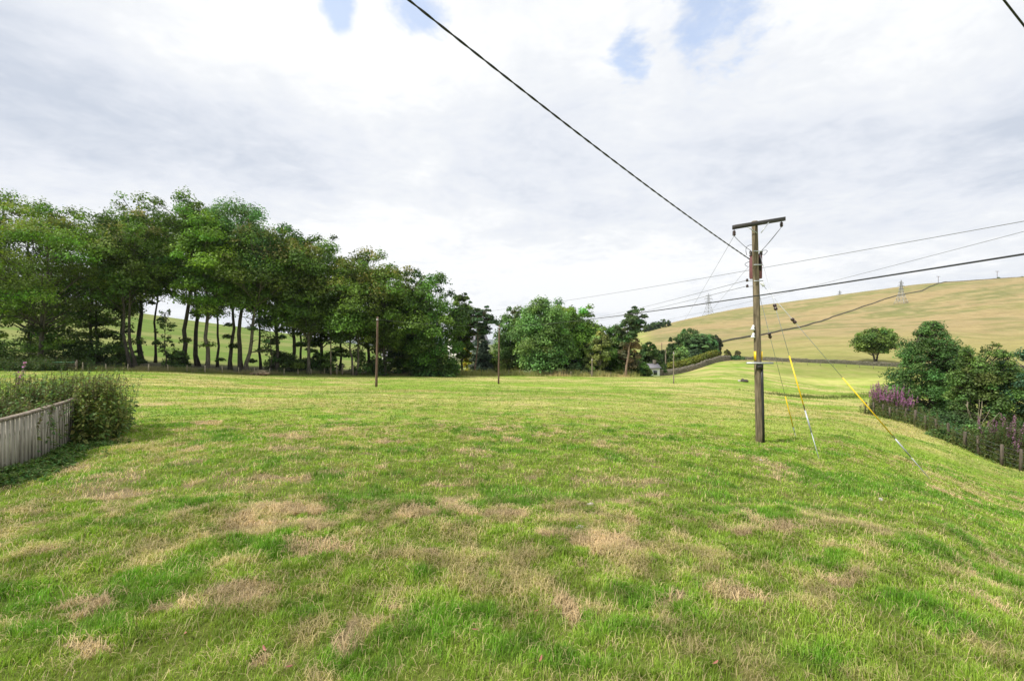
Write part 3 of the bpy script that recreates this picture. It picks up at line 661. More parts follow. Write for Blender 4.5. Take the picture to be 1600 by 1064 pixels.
# ------------------------------------------------------------------ shrubs on the right
RG = 'leafy shrubs behind the wire fence on the right'
tree(1456, 41, 500, 122, 'tallest dark shrub on the right, pointed top, nearest the lone tree', name='shrub', cat='shrub', kind='shrub', seed=72, cb=.04, ncl=170, leafn=190, size=.15, prof='point', flat=.8, crad=.72, group=RG, trunks=3, spread=1.5, tr=.12, base=(.055, .11, .03))
tree(1478, 41, 538, 60, 'lower shrub leaning against the tallest dark shrub', name='shrub', cat='shrub', kind='shrub', seed=73, cb=.04, ncl=50, leafn=240, size=.15, flat=.8, crad=.7, group=RG, tr=.1, base=(.055, .095, .03))
tree(1538, 34, 534, 100, 'second large shrub on the right, slightly olive, with grey dead stems', name='shrub', cat='shrub', kind='shrub', seed=74, cb=.06, ncl=130, leafn=190, size=.14, flat=.85, crad=.58, group=RG, trunks=2, spread=1.0, tr=.08, base=(.07, .115, .03), tip=(.16, .13, .05), tipk=.35)
tree(1606, 33, 541, 112, 'shrub cut by the right edge of the picture', name='shrub', cat='shrub', kind='shrub', seed=75, cb=.05, ncl=110, leafn=190, size=.14, flat=.85, crad=.58, group=RG, tr=.08, base=(.04, .085, .045))
tree(1690, 31, 540, 90, 'shrub just beyond the right edge of the picture', name='shrub', cat='shrub', kind='shrub', seed=76, cb=.05, ncl=60, leafn=200, size=.15, flat=.8, crad=.65, group=RG, tr=.08)
BG = 'brambles and low bushes behind the wire fence on the right'
for k, (px, Y, top, wp, bc, lab) in enumerate([
    (1420, 42, 628, 44, (.045, .085, .022), 'low bramble between the pink flower patch and the tallest shrub'),
    (1440, 38, 634, 50, (.04, .08, .02), 'low bramble in front of the tallest dark shrub'),
    (1468, 34.5, 640, 60, (.035, .075, .02), 'low bramble right of the tallest dark shrub'),
    (1495, 32, 640, 60, (.04, .075, .025), 'low bramble under the gap between the two big shrubs'),
    (1478, 30.5, 668, 60, (.05, .10, .022), 'bright low bramble close behind the middle fence posts'),
    (1525, 29.5, 662, 60, (.055, .105, .025), 'leafy bramble under the second large shrub'),
    (1560, 29, 662, 60, (.045, .09, .022), 'leafy bramble left of the right-hand flower patch'),
    (1600, 28.5, 655, 60, (.05, .10, .025), 'leafy bramble at the right edge of the picture'),
    (1650, 27, 660, 80, (.05, .095, .022), 'leafy bramble just outside the right edge')]):
    tree(px, Y, top, wp, lab, name='bramble', cat='bramble', kind='shrub', seed=90+k, cb=.0, ncl=36, leafn=210, size=.13, prof='dome', flat=.55, crad=.6, base=bc, tr=.04, group=BG)
# dead grey stems
root = thing('dead_stems', on(1522, 32), 'bare grey dead stems standing at the foot of the second large shrub', 'dead stems')
mb = MB(); rg = np.random.default_rng(8)
for k in range(9):
    a = rg.uniform(-.35, .35); mb.tube(wob(rg, (rg.normal(0, .15), 0, 0), (a*3, rg.normal(-.3, .3), rg.uniform(2.2, 3.4)), 7, .1), np.linspace(.035, .01, 7), 5)
mb.build('stems', M['straw'], root)

# ------------------------------------------------------------------ willowherb and nettles
def plants(name, label, cat, pts, h0, h1, seed, leafc, flower=None, flowk=.3, kind=None, leafs=.05, parts=True, dens=26):
    """upright stems set with narrow leaves; flower spikes on some of them. pts: (x, y)"""
    rg = np.random.default_rng(seed); pts = np.array(pts); n = len(pts); z = H(pts[:, 0], pts[:, 1])
    h = rg.uniform(h0, h1, n)*(.78+.44*sst(.3, .7, fbm(pts[:, 0], pts[:, 1], .9, seed, 2))); ln = (rg.normal(0, .10, (n, 2))+np.array([.06, 0]))*h[:, None]
    tp = np.column_stack([pts[:, 0]+ln[:, 0], pts[:, 1]+ln[:, 1], z+h]); bt = np.column_stack([pts, z-.05])
    W = np.column_stack([rg.normal(size=(n, 2)), np.zeros(n)]); W /= np.linalg.norm(W, axis=1)[:, None]; W2 = np.column_stack([-W[:, 1], W[:, 0], W[:, 2]])
    c0 = pts.mean(0); o = np.array([c0[0], c0[1], G(*c0)])
    V = []; Qx = []; Cc = []; off = 0
    for D in (W, W2):
        s = D*.006
        vv = np.stack([bt-s, bt+s, tp+s*.5, tp-s*.5], 1).reshape(-1, 3); V.append(vv); Qx.append(np.arange(n)[:, None]*4+np.arange(4)+off); off += len(vv)
        Cc.append(np.tile(np.array([.12, .11, .05]), (len(vv), 1)))
    idx = np.repeat(np.arange(n), dens); m_ = len(idx); f = rg.uniform(.12, 1.0, m_)
    fl = (rg.random(n) < flowk)
    P = bt[idx]*(1-f[:, None])+tp[idx]*f[:, None]
    az = rg.uniform(0, 6.28, m_); L = leafs*rg.uniform(.6, 1.5, m_)*(1.25-f*.75)*2.2
    Dd = np.column_stack([np.cos(az), np.sin(az), rg.normal(-.1, .35, m_)]); S = np.column_stack([-np.sin(az), np.cos(az), rg.normal(0, .5, m_)])
    w_ = L*.22
    vv = np.stack([P, P+Dd*(L*.5)[:, None]+S*w_[:, None], P+Dd*L[:, None]-np.array([0, 0, 1])*(L*.25)[:, None], P+Dd*(L*.5)[:, None]-S*w_[:, None]], 1).reshape(-1, 3)
    V.append(vv); Qx.append(np.arange(m_)[:, None]*4+np.arange(4)+off); off += len(vv)
    cc = np.tile(np.array(leafc), (m_, 1))*rg.uniform(.55, 1.5, m_)[:, None]; cc[:, 0] *= rg.uniform(.8, 1.6, m_)
    Cc.append(np.repeat(cc, 4, 0))
    Vf = None
    if flower is not None or True:
        ii = np.nonzero(fl)[0]; k_ = 46 if flower is not None else 30
        idx = np.repeat(ii, k_); m_ = len(idx); f = rg.random(m_); sl_ = (.30 if flower is not None else .32)*h[idx]*.9
        ax = tp-bt; ax /= np.linalg.norm(ax, axis=1)[:, None]
        P = tp[idx]-ax[idx]*(f*sl_)[:, None]+rg.normal(0, 1, (m_, 3))*(.012+.035*f)[:, None]
        s_ = (.03 if flower is not None else .02)*rg.uniform(.7, 1.4, m_)[:, None]; A = rg.normal(size=(m_, 3)); B = rg.normal(size=(m_, 3))
        A /= np.linalg.norm(A, axis=1)[:, None]; B /= np.linalg.norm(B, axis=1)[:, None]
        Vf = np.stack([P-A*s_, P-B*s_, P+A*s_, P+B*s_], 1).reshape(-1, 3); Qf = np.arange(m_)[:, None]*4+np.arange(4)
        fc = flower if flower is not None else (.17, .145, .08)
        Cf = np.repeat(np.tile(np.array(fc), (m_, 1))*rg.uniform(.6, 1.4, m_)[:, None], 4, 0)
    V = np.vstack(V)-o; Qx = np.vstack(Qx); Cc = np.vstack(Cc)
    if parts:
        root = thing(name, o, label, cat)
        mesh_obj('stems_and_leaves', V, Qx, None, M['leaf'], root, Cc); mesh_obj('flower_spikes', Vf-o, Qf, None, M['leaf'], root, Cf)
    else:
        root = mesh_obj(name, np.vstack([V, Vf-o]), np.vstack([Qx, Qf+len(V)]), None, M['leaf'], None, np.vstack([Cc, Cf])); root.location = o
        tag(root, label, cat, None, 'stuff')
    return root
rg = np.random.default_rng(12)
def scatter(poly, n, jit):
    """points along a polyline of (px, depth) with sideways spread"""
    P = np.array([XY(*p) for p in poly]); t_ = rg.uniform(0, len(P)-1.001, n); i = t_.astype(int); f = (t_-i)[:, None]
    return P[i]*(1-f)+P[i+1]*f+rg.normal(0, 1, (n, 2))*np.array(jit)
PINK = (.47, .20, .43)
plants('willowherb', 'patch of tall pink flowering willowherb at the left end of the wire fence', 'willowherb', scatter([(1370, 43.4), (1414, 38.6)], 420, (.35, .4)), 1.6, 2.6, 21, (.06, .10, .03), PINK, .55, leafs=.07)
plants('willowherb', 'patch of pink and mauve willowherb at the right edge of the picture', 'willowherb', scatter([(1545, 27.6), (1640, 24.8)], 420, (.5, .5)), 1.4, 2.4, 22, (.06, .11, .03), (.36, .19, .31), .15, leafs=.06)
plants('weeds', 'tangle of green weeds and stems along the foot of the wire fence', 'weeds', scatter([(1362, 43.6), (1395, 39), (1440, 34.5), (1500, 29.5), (1560, 26.5), (1640, 24)], 1100, (.5, .5)), .4, 1.45, 23, (.09, .145, .04), None, .15, leafs=.05, parts=False)
# nettles and docks behind and at the end of the board fence
ptsA = scatter([(-60, 10.6), (0, 11.4), (50, 12.4), (100, 13.6), (130, 15.0)], 1500, (.75, .6))
ptsA[:, 0] -= .35; ptsA[:, 1] += rg.normal(0, .25, len(ptsA))
FA = np.array([XY(-10, 9.5), XY(60, 11.0), XY(116, 13.0)])
ptsA = np.array([p for p in ptsA if p[0] < np.interp(p[1], FA[:, 1], FA[:, 0])-.15])
plants('nettles', 'bed of tall seeding nettles behind the weathered board fence', 'nettles', ptsA, 1.15, 1.95, 24, (.125, .225, .07), None, .35, leafs=.055, parts=False, dens=40)
ptsB = scatter([(124, 13.9), (138, 13.5), (150, 13.3)], 560, (.15, .45))
ptsB = ptsB[CX+F*ptsB[:, 0]/ptsB[:, 1] > 121]
plants('nettles', 'clump of nettles and docks at the end of the weathered board fence', 'nettles', ptsB, 1.0, 1.75, 25, (.17, .26, .075), None, .4, leafs=.06, parts=False, dens=48)
ptsC = scatter([(-20, 8.8), (30, 9.8), (75, 11.3), (115, 12.7), (140, 12.7)], 900, (.30, .3))
plants('weeds', 'low creeping weeds along the foot of the weathered board fence', 'weeds', ptsC, .08, .26, 26, (.09, .19, .045), None, .0, leafs=.05, parts=False, dens=26)
_o = plants('willowherb', 'single pink willowherb spike above the nettles at the left edge', 'willowherb', [XY(4, 13.0)], 2.45, 2.55, 27, (.06, .10, .03), PINK, 1.0, leafs=.06, parts=False)
del _o['kind']
plants('weeds', 'tall weeds under the trees around the green-topped gate', 'weeds', scatter([(-40, 59), (60, 60), (130, 62.5)], 900, (1, 1.3)), .6, 1.6, 28, (.05, .10, .03), None, .1, leafs=.13, parts=False, dens=16)

# long grass along the far fence
def longgrass(name, label, poly, n, jit, h0, h1, ca, cb_, seed, w_=.03):
    rg2 = np.random.default_rng(seed)
    p = scatter(poly, n, jit); z = H(p[:, 0], p[:, 1]); cl_ = sst(.3, .7, fbm(p[:, 0], p[:, 1], 1.6, seed, 3)); h = h0+(h1-h0)*rg2.random(n)**1.3*(.25+.95*cl_); az = rg2.uniform(0, 6.28, n)
    D = np.column_stack([np.cos(az), np.sin(az), az*0]); b = np.column_stack([p, z-.05]); tp = b+D[:, [1, 0, 2]]*(h*.25)[:, None]+np.array([0, 0, 1])*h[:, None]
    V = np.stack([b-D*w_, b+D*w_, tp], 1).reshape(-1, 3); T = np.arange(n)[:, None]*3+np.arange(3)
    k = np.clip(rg2.random(n)*.6+.7*sst(.4, .6, fbm(p[:, 0], p[:, 1], 3.5, seed+3, 3)), 0, 1); c = lerp(np.tile(ca, (n, 1)), np.array(cb_), k)
    tag(mesh_obj(name, V, None, T, M['blade'], None, np.repeat(c, 3, 0)), label, 'long grass', None, 'stuff')
longgrass('long_grass', 'strip of tall tan seeding grass behind the far fence in the middle', [(690, 95.5), (800, 98.5), (900, 101.5), (985, 104)], 26000, (1.1, 1.3), .35, 1.6, (.62, .48, .26), (.30, .32, .10), 31, .05)
longgrass('long_grass', 'dull long grass in the shade along the fence below the wood', [(125, 62), (200, 65.5), (300, 70.5), (400, 76.5), (500, 84.5), (600, 90.5), (700, 95.5)], 30000, (.5, .9), .25, .9, (.30, .26, .13), (.18, .22, .06), 32)
longgrass('long_grass', 'uncut green tufts along the field side of the far fence', [(125, 60.5), (200, 64), (300, 69), (400, 75), (500, 83), (600, 89), (700, 94), (800, 96.5), (960, 100)], 12000, (.5, .35), .12, .4, (.12, .20, .03), (.22, .24, .06), 33)
longgrass('rushes', 'dark rush tufts scattered over the damp dip on the right', [(1190, 66), (1240, 66), (1262, 68), (1300, 70), (1340, 72), (1360, 80)], 2600, (2.2, .9), .2, .6, (.07, .10, .03), (.13, .15, .04), 34)

# ------------------------------------------------------------------ long wire fence at the far side of the field
EDGE = [(130, 61), (200, 64.5), (300, 69.5), (400, 75.5), (500, 83), (600, 89.5), (700, 94.5), (800, 97), (900, 99.5), (965, 101.5)]
def wire_fence(name, label, poly, step, h, mat, pr, seed, posts=None, nw=4):
    rg = np.random.default_rng(seed); P = np.array([XY(*p) for p in poly]); sg = np.linalg.norm(np.diff(P, axis=0), axis=1); cum = np.concatenate([[0], np.cumsum(sg)])
    s = np.arange(0, cum[-1], step) if posts is None else np.interp(posts, [p[0] for p in poly], cum)
    pts = [(np.interp(a, cum, P[:, 0]), np.interp(a, cum, P[:, 1])) for a in s]
    o = Vector((*pts[0], G(*pts[0]))); root = thing(name, o, label, 'fence')
    tops = []
    for (x, y) in pts:
        z = G(x, y); hh = h*rg.uniform(.9, 1.12); l = rg.normal(0, .04, 2)
        mb = MB(); r = pr*rg.uniform(.85, 1.2)
        mb.tube([(0, 0, -.2), (l[0]*.5, l[1]*.5, hh*.5), (l[0], l[1], hh-.03), (l[0], l[1], hh)], [r, r*.97, r*.93, r*.6], 8)
        p_ = mb.build('fence_post', mat, root, True); p_.location = Vector((x, y, z))-o; tops.append((x, y, z))
    mb = MB()
    for k in range(nw):
        f = .25+.7*k/(nw-1)
        mb.tube([(x-o.x, y-o.y-pr, z-o.z+h*f) for (x, y, z) in tops], .005+.00004*poly[0][1], 4, cap=False)
    mb.build('wire', M['wire'], root)
wire_fence('stock_fence', 'long post and wire fence below the wood at the far side of the field', EDGE, 2.3, 1.1, M['post'], .075, 5)
wire_fence('stock_fence', 'weathered post and wire fence in front of the brambles on the right', [(1351, 43.4), (1380, 40.0), (1413, 36.5), (1447, 33), (1507, 28.3), (1566, 25.3), (1640, 22.8)], 1, 1.1, M['post_old'], .075, 6, posts=[1351, 1366, 1379, 1391, 1402, 1414, 1430, 1447, 1465, 1484, 1507, 1530, 1565, 1596, 1640])
wire_fence('stock_fence', 'thin wire fence on the field side of the dark wall below the hill', [(1165, 146), (1230, 141.5), (1300, 138), (1360, 135), (1420, 132)], 3.4, 1.1, M['pole_grey'], .06, 7)
# taller gate posts and poles at the fence
PGp = 'stout grey posts standing together at the far fence'
for (px, Y, h, r, lab) in [(526, 83.5, 1.95, .13, 'left one of the three pale stout posts at the far fence'), (535, 84.5, 1.9, .15, 'middle and thickest of the three pale stout posts at the far fence'), (551.5, 84, 1.75, .12, 'right one of the three pale stout posts, slightly leaning')]:
    root = thing('gate_post', on(px, Y), lab, 'post', PGp)
    mb = MB(); mb.tube([(0, 0, -.2), (.03, 0, h*.5), (.05, 0, h-.06), (.05, 0, h)], [r, r*.97, r*.95, r*.7], 10); mb.build('shaft', M['pole_grey'], root, True)
    mb = MB(); mb.tube([(-r-.01, 0, h*.4), (r+.03, -r, h*.4)], .03, 6); mb.build('hinge', M['steel_dark'], root)
# two wooden field gates
def field_gate(px, Y, wd, h, label, mat, brace, rz=0, rails=5, top=None):
    root = thing('field_gate', on(px, Y), label, 'gate', None, rz)
    for k in range(rails):
        mb = MB(); z = .18+(h-.22)*k/(rails-1); mb.box((0, 0, z), (wd, .05, .09 if rails < 6 else .05)); mb.build('rail', top if (top and k == rails-1) else mat, root)
    for sx in (-1, 1):
        mb = MB(); mb.box((sx*(wd/2+.03), 0, h*.5+.05), (.10, .09, h+.02)); mb.build('stile', mat, root)
        mb = MB(); mb.tube([(sx*(wd/2+.2), 0, -.2), (sx*(wd/2+.2), 0, h+.22), (sx*(wd/2+.2), 0, h+.26)], [.11, .1, .06], 8); mb.build('post', M['post_old'], root, True)
    if brace:
        mb = MB(); a = math.atan2(h-.3, wd); mb.box((0, -.06, h*.53), (math.hypot(wd, h-.3)*.96, .04, .09), axes=[(math.cos(a), 0, math.sin(a)), (0, 1, 0), (-math.sin(a), 0, math.cos(a))]); mb.build('brace', mat, root)
    return root
field_gate(708, 93.6, 1.5, 1.05, 'small pale wooden gate with a diagonal brace at the end of the wood', M['post'], True, rails=3)
field_gate(96, 60.5, 4.2, 1.15, 'wide low gate with green top rail under the left-hand trees', M['post_old'], False, R(-6), rails=4, top=M['gate_green'])
# rubble heap
root = thing('rubble_heap', on(406, 74.6), 'low heap of reddish rubble and dead branches by the far fence', 'rubble')
rg = np.random.default_rng(3)
def rockmesh(rg, r, sq=.7):
    bm_v = []; n, m_ = 10, 7
    for a in range(m_+1):
        ph = math.pi*a/m_
        for b in range(n):
            th_ = 2*math.pi*b/n; d = np.array([math.sin(ph)*math.cos(th_), math.sin(ph)*math.sin(th_), math.cos(ph)*sq])
            k = 1+.22*math.sin(3*d[0]+r*50)+.15*math.sin(5*d[1]+2*d[2]+r*31); bm_v.append(d*r*k)
    Qr = [(a*n+b, (a+1)*n+b, (a+1)*n+(b+1) % n, a*n+(b+1) % n) for a in range(m_) for b in range(n)]
    return np.array(bm_v), Qr
for k in range(14):
    v, q = rockmesh(rg, rg.uniform(.2, .42)); mb = MB(); mb.add(v+np.array([rg.uniform(-1.6, 1.6), rg.uniform(-.4, .4), rg.uniform(.05, .45)]), q); mb.build('stone', M['bark_pine'], root)
mb = MB()
for k in range(12): mb.tube(wob(rg, (rg.uniform(-1.5, 0), -.4, .3), (rg.uniform(0, 1.8), -.3, rg.uniform(.4, 1.1)), 5, .1), .03, 4)
mb.build('branches', M['straw'], root)

# ------------------------------------------------------------------ board fence, front left
A = [(-120, 7.9), (-60, 8.7), (0, 9.75), (40, 10.6), (80, 11.8), (103, 12.6), (117, 13.3)]
P = np.array([XY(*a) for a in A]); sg = np.linalg.norm(np.diff(P, axis=0), axis=1); cum = np.concatenate([[0], np.cumsum(sg)])
fx = lambda s: np.array([np.interp(s, cum, P[:, 0]), np.interp(s, cum, P[:, 1])])
topz = lambda s: np.interp(s, [0, cum[2], cum[-1]], [.80, .79, .80])
o = Vector((*P[2], G(*P[2]))); root = thing('board_fence', o, 'silvery close-boarded timber fence with mossy capping, front left', 'fence')
mb = MB(); rg = np.random.default_rng(17); s = 0; k = 0
while s < cum[-1]-.1:
    w_ = .086; p = fx(s+w_/2); d = fx(s+w_)-fx(s); d /= np.linalg.norm(d); nrm = np.array([d[1], -d[0]])
    if nrm[0] < 0: nrm = -nrm
    ov = .012 if k % 2 else .0
    c = p+nrm*ov; zb = G(*c)-.05; zt = topz(s)-.03+rg.normal(0, .004)
    ti = rg.normal(0, .008)
    mb.box((c[0]-o.x, c[1]-o.y, (zb+zt)/2-o.z), (w_-.020-rg.uniform(0, .006), .018, zt-zb), axes=[(d[0], d[1], ti), (nrm[0], nrm[1], 0), (0, 0, 1)]); s += w_-(.0 if k % 2 else .0)
    k += 1
mb.build('boards', M['board'], root)
mb = MB()
for a in range(24):
    s0, s1 = cum[-1]*a/24, cum[-1]*(a+1)/24; p0, p1 = fx(s0), fx(s1); L = np.linalg.norm(p1-p0); d = (p1-p0)/L; nrm = np.array([d[1], -d[0]]); nrm = nrm if nrm[0] > 0 else -nrm
    c = (p0+p1)/2+nrm*.01; mb.box((c[0]-o.x, c[1]-o.y, topz(s0)+.012-o.z), (L*1.0, .095, .034), axes=[(d[0], d[1], 0), (nrm[0], nrm[1], -.25), (0, 0, 1)])
mb.build('capping_rail', M['capping'], root)
for zf in (.25, .85):
    mb = MB(); pts = [(*(fx(s_)-0), 0) for s_ in np.linspace(0, cum[-1], 16)]
    mb.tube([(x-o.x-.06, y-o.y-.02, G(x, y)+zf*1.15-o.z) for (x, y, _) in pts], .035, 4); mb.build('rail', M['board'], root)
for s_ in np.arange(.2, cum[-1], 1.8):
    p = fx(s_); mb = MB(); mb.box((p[0]-o.x-.14, p[1]-o.y-.05, G(*p)+.5-o.z), (.1, .1, 1.3)); mb.build('post', M['board'], root)

# ------------------------------------------------------------------ walls
def stone_wall(name, label, pts, h, w_, mat, seed, group=None):
    rg = np.random.default_rng(seed); P = np.array([XY(*p) for p in pts]); sg = np.linalg.norm(np.diff(P, axis=0), axis=1); cum = np.concatenate([[0], np.cumsum(sg)])
    n = int(cum[-1]/.7); ss = np.linspace(0, cum[-1], n); X = np.interp(ss, cum, P[:, 0]); Yy = np.interp(ss, cum, P[:, 1])
    Z = H(X, Yy); d = np.gradient(np.column_stack([X, Yy]), axis=0); d /= np.linalg.norm(d, axis=1)[:, None]; N = np.column_stack([d[:, 1], -d[:, 0]])
    hh = h*(1+.18*(fbm(ss, ss*0, 9, seed, 3)-.5)*2)+rg.normal(0, h*.05, n)
    o = np.array([X[0], Yy[0], Z[0]])
    prof = [(-.5, -.3, 0), (-.42, .55, 1), (-.33, 1, 1), (.33, 1, 1), (.42, .55, 1), (.5, -.3, 0)]
    V = []
    for a in range(n):
        for (u, v, k) in prof:
            j = rg.normal(0, .035*w_)
            V.append((X[a]+N[a, 0]*(u*w_+j), Yy[a]+N[a, 1]*(u*w_+j), Z[a]+hh[a]*v+(rg.normal(0, .03) if v == 1 else 0)))
    Qw = [(a*6+b, a*6+b+1, (a+1)*6+b+1, (a+1)*6+b) for a in range(n-1) for b in range(5)]
    ob = mesh_obj(name, np.array(V)-o, Qw, [(0, 2, 1), (0, 3, 2), (0, 4, 3), (0, 5, 4)], mat, None)
    ob.location = o; return tag(ob, label, 'wall', group)
stone_wall('stone_wall', 'pinkish drystone wall climbing from the white gable to the two round bushes', [(1021, 122), (1050, 124), (1070, 127), (1095, 133), (1118, 141), (1140, 149)], 1.6, .7, M['stone'], 1)
stone_wall('stone_wall', 'long dark drystone wall along the foot of the hill', [(1160, 152), (1230, 147), (1300, 143.5), (1360, 141), (1430, 139), (1500, 138), (1640, 136)], 1.15, .7, M['stone_dark'], 2)
stone_wall('stone_wall', 'drystone wall running diagonally up the hill to the skyline', [(px, Yat(px, py)) for px, py in ((1124, 536), (1160, 529), (1200, 522), (1250, 512), (1300, 496), (1350, 479), (1400, 463), (1440, 455.5))]+[(1480, 716)], 1.1, .8, M['stone_dark'], 3)
stone_wall('stone_wall', 'wall on the skyline at the top right of the hill', [(1480, 716), (1510, 718), (1550, 712), (1600, 700), (1660, 690)], 1.0, .8, M['stone_dark'], 4)
# clipped hedge behind the pink wall
rg = np.random.default_rng(33); pts = [(1046, 131), (1070, 134), (1090, 139), (1108, 145), (1120, 150)]
P = np.array([XY(*p) for p in pts]); q = np.linspace(0, len(P)-1.001, 70); ii = q.astype(int); f = (q-ii)[:, None]; PP = P[ii]*(1-f)+P[ii+1]*f
cz = H(PP[:, 0], PP[:, 1]); o = np.array([PP[0, 0], PP[0, 1], cz[0]]); cen = np.vstack([np.column_stack([PP, cz+hh]) for hh in (.7, 1.8, 2.6)])-o
V, q_, cc = leafcloud(rg, cen, np.full(len(cen), 1.05), 130, .35, .8, np.array([.17, .19, .03]), hollow=.5)
root = thing('hedge', o, 'clipped yellow-green hedge above the pinkish drystone wall', 'hedge'); mesh_obj('foliage', V, q_, None, M['leaf'], root, cc)

# ------------------------------------------------------------------ houses
def house(px, Y, w_, d_, hw, hr, label, rz, win, zoff=0, chim=True):
    b = on(px, Y); b.z += zoff; root = thing('house', b, label, 'house', None, rz)
    mb = MB(); mb.box((0, 0, hw/2-.5), (w_, d_, hw+1)); V = [(-w_/2, -d_/2, hw), (-w_/2, d_/2, hw), (-w_/2, 0, hw+hr), (w_/2, -d_/2, hw), (w_/2, d_/2, hw), (w_/2, 0, hw+hr)]
    mb.add(V, T=[(0, 2, 1), (3, 4, 5)]); mb.build('wall', M['white_wall'], root)
    mb = MB()
    for sy in (-1, 1):
        e = .35; V = [(-w_/2-e, sy*(d_/2+e), hw-e*hr/(d_/2)+.02), (w_/2+e, sy*(d_/2+e), hw-e*hr/(d_/2)+.02), (w_/2+e, 0, hw+hr+.02), (-w_/2-e, 0, hw+hr+.02)]
        V += [(x, y, z+.16) for (x, y, z) in V]; mb.add(V, [(0, 1, 2, 3), (4, 7, 6, 5), (0, 4, 5, 1), (1, 5, 6, 2), (2, 6, 7, 3), (3, 7, 4, 0)])
    rf = mb.build('roof', M['slate'], root)
    if chim:
        mb = MB(); mb.box((w_/2-.6, 0, hw+hr+.3), (.7, .7, 1.6)); mb.build('chimney', M['stone'], rf)
    for (side, u, z) in win:
        mb = MB(); mg = MB()
        if side == 'f': mb.box((u, -d_/2-.01, z), (1.2, .08, 1.3)); mg.box((u, -d_/2-.03, z), (.95, .08, 1.05))
        else: s_ = -1 if side == 'l' else 1; mb.box((s_*(w_/2+.01), u, z), (.08, 1.2, 1.3)); mg.box((s_*(w_/2+.03), u, z), (.08, .95, 1.05))
        fr = mb.build('window', M['galv'], root); mg.build('pane', M['glass'], fr)
house(731, 150, 12, 7, 5.2, 3.0, 'white house with grey slate roof half hidden at the end of the wood', R(20), [('f', -3, 1.6), ('f', 1, 1.6), ('f', 3, 4.0), ('f', -2, 4.0)], 2.5)
house(1014, 121, 4.4, 3.3, 2.3, .9, 'low white cottage gable showing between shrubs by the stone wall', R(12), [('f', .9, 1.0)], -.1)
house(622, 160, 10, 7, 2.8, 2.0, 'pale bungalow glimpsed through the trees behind the nearer thin pole', R(10), [('f', -2, 1.4), ('f', 2, 1.4)], 0)

# ------------------------------------------------------------------ poles
PW_ = 16.5
def pole_base(px, Y): return on(px, Y)
# main pole
b = on(1187, PW_); topP = at(1179, 346, PW_); ax = (topP-b)
root = thing('utility_pole', b, 'big weathered utility pole with dark crossarm, maroon transformer and black conduit', 'utility pole')
def onp(py):                                     # point on the pole's axis at a picture height, relative to the base
    f = (at(0, py, PW_).z-b.z)/ax.z; return ax*f
mb = MB(); f = np.linspace(-.04, 1, 14); mb.tube([tuple(ax*v) for v in f], .134-.034*f, 16); mb.build('shaft', M['pole'], root, True)
d = Vector((1, .45, .0)).normalized(); e0 = at(1140, 357, 16.0)-b; e1 = at(1219, 344, 17.1)-b; mid_ = (e0+e1)/2; dd = (e1-e0); L = dd.length; dd.normalize(); up = Vector((0, 0, 1)); nn = dd.cross(up).normalized(); up2 = nn.cross(dd)*-1
mb = MB(); mb.box(mid_+nn*.16, (L, .11, .15), axes=[dd, nn, up]); arm = mb.build('crossarm', M['steel_dark'], root)
for (pa, pb) in [((1163, 355), (1178, 366)), ((1197, 349), (1184, 365))]:
    mb = MB(); q0 = at(*pa, 16.5)-b+nn*.1; q1 = at(*pb, 16.45)-b+nn*.13; mb.tube([q0, q1], .018, 6); mb.build('brace', M['galv'], root)
def disc(mb, c, axd, prof, n=12):
    a = Vector(axd).normalized(); u = a.orthogonal().normalized(); v = a.cross(u); V = []
    for (t_, r) in prof:
        for k in range(n): V.append(Vector(c)+a*t_+(u*math.cos(2*math.pi*k/n)+v*math.sin(2*math.pi*k/n))*r)
    Qd = [(i*n+j, i*n+(j+1) % n, (i+1)*n+(j+1) % n, (i+1)*n+j) for i in range(len(prof)-1) for j in range(n)]
    mb.add([tuple(x) for x in V], Qd)
INS = [(0, .01), (0, .03), (.02, .055), (.05, .055), (.06, .03), (.075, .06), (.11, .055), (.12, .03), (.135, .055), (.165, .05), (.18, .02), (.2, .01)]
insL = e0+dd*.03+nn*.16+Vector((0, 0, -.30)); insR = e1-dd*.16+nn*.16+Vector((0, 0, -.28))
for p in (insL, insR):
    mb = MB(); disc(mb, p, (0, 0, 1), INS); mb.tube([p+Vector((0, 0, .19)), p+Vector((0, 0, .24))], .012, 6); mb.build('insulator', M['brown_porc'], root, True)
# transformer hung behind the shaft
tz0, tz1 = onp(434), onp(397); tcn = (tz0+tz1)/2+Vector((.165, .29, 0))
mb = MB(); hh = (tz1-tz0).length
mb.box(tcn, (.345, .24, hh), c=None)
for k in range(5): mb.box(tcn+Vector((-.14+.07*k, .15, -.03)), (.025, .08, hh*.8))
tk = mb.build('transformer', M['red_tank'], root); bv = tk.modifiers.new('b', 'BEVEL'); bv.width = .025; bv.segments = 2
for sx in (-1, 1):
    mb = MB(); pb_ = tcn+Vector((sx*.15, 0, hh/2-.01)); disc(mb, pb_, (sx*.35, 0, 1), INS); mb.build('bushing', M['brown_porc'], tk, True)
    mb = MB(); mb.box(tcn+Vector((sx*.08, -.15, .1)), (.05, .08, .5)); mb.build('bracket', M['steel_dark'], tk)
mb = MB(); mb.box(tcn+Vector((0, 0, hh/2+.015)), (.37, .27, .03)); mb.build('lid', M['steel_dark'], tk)
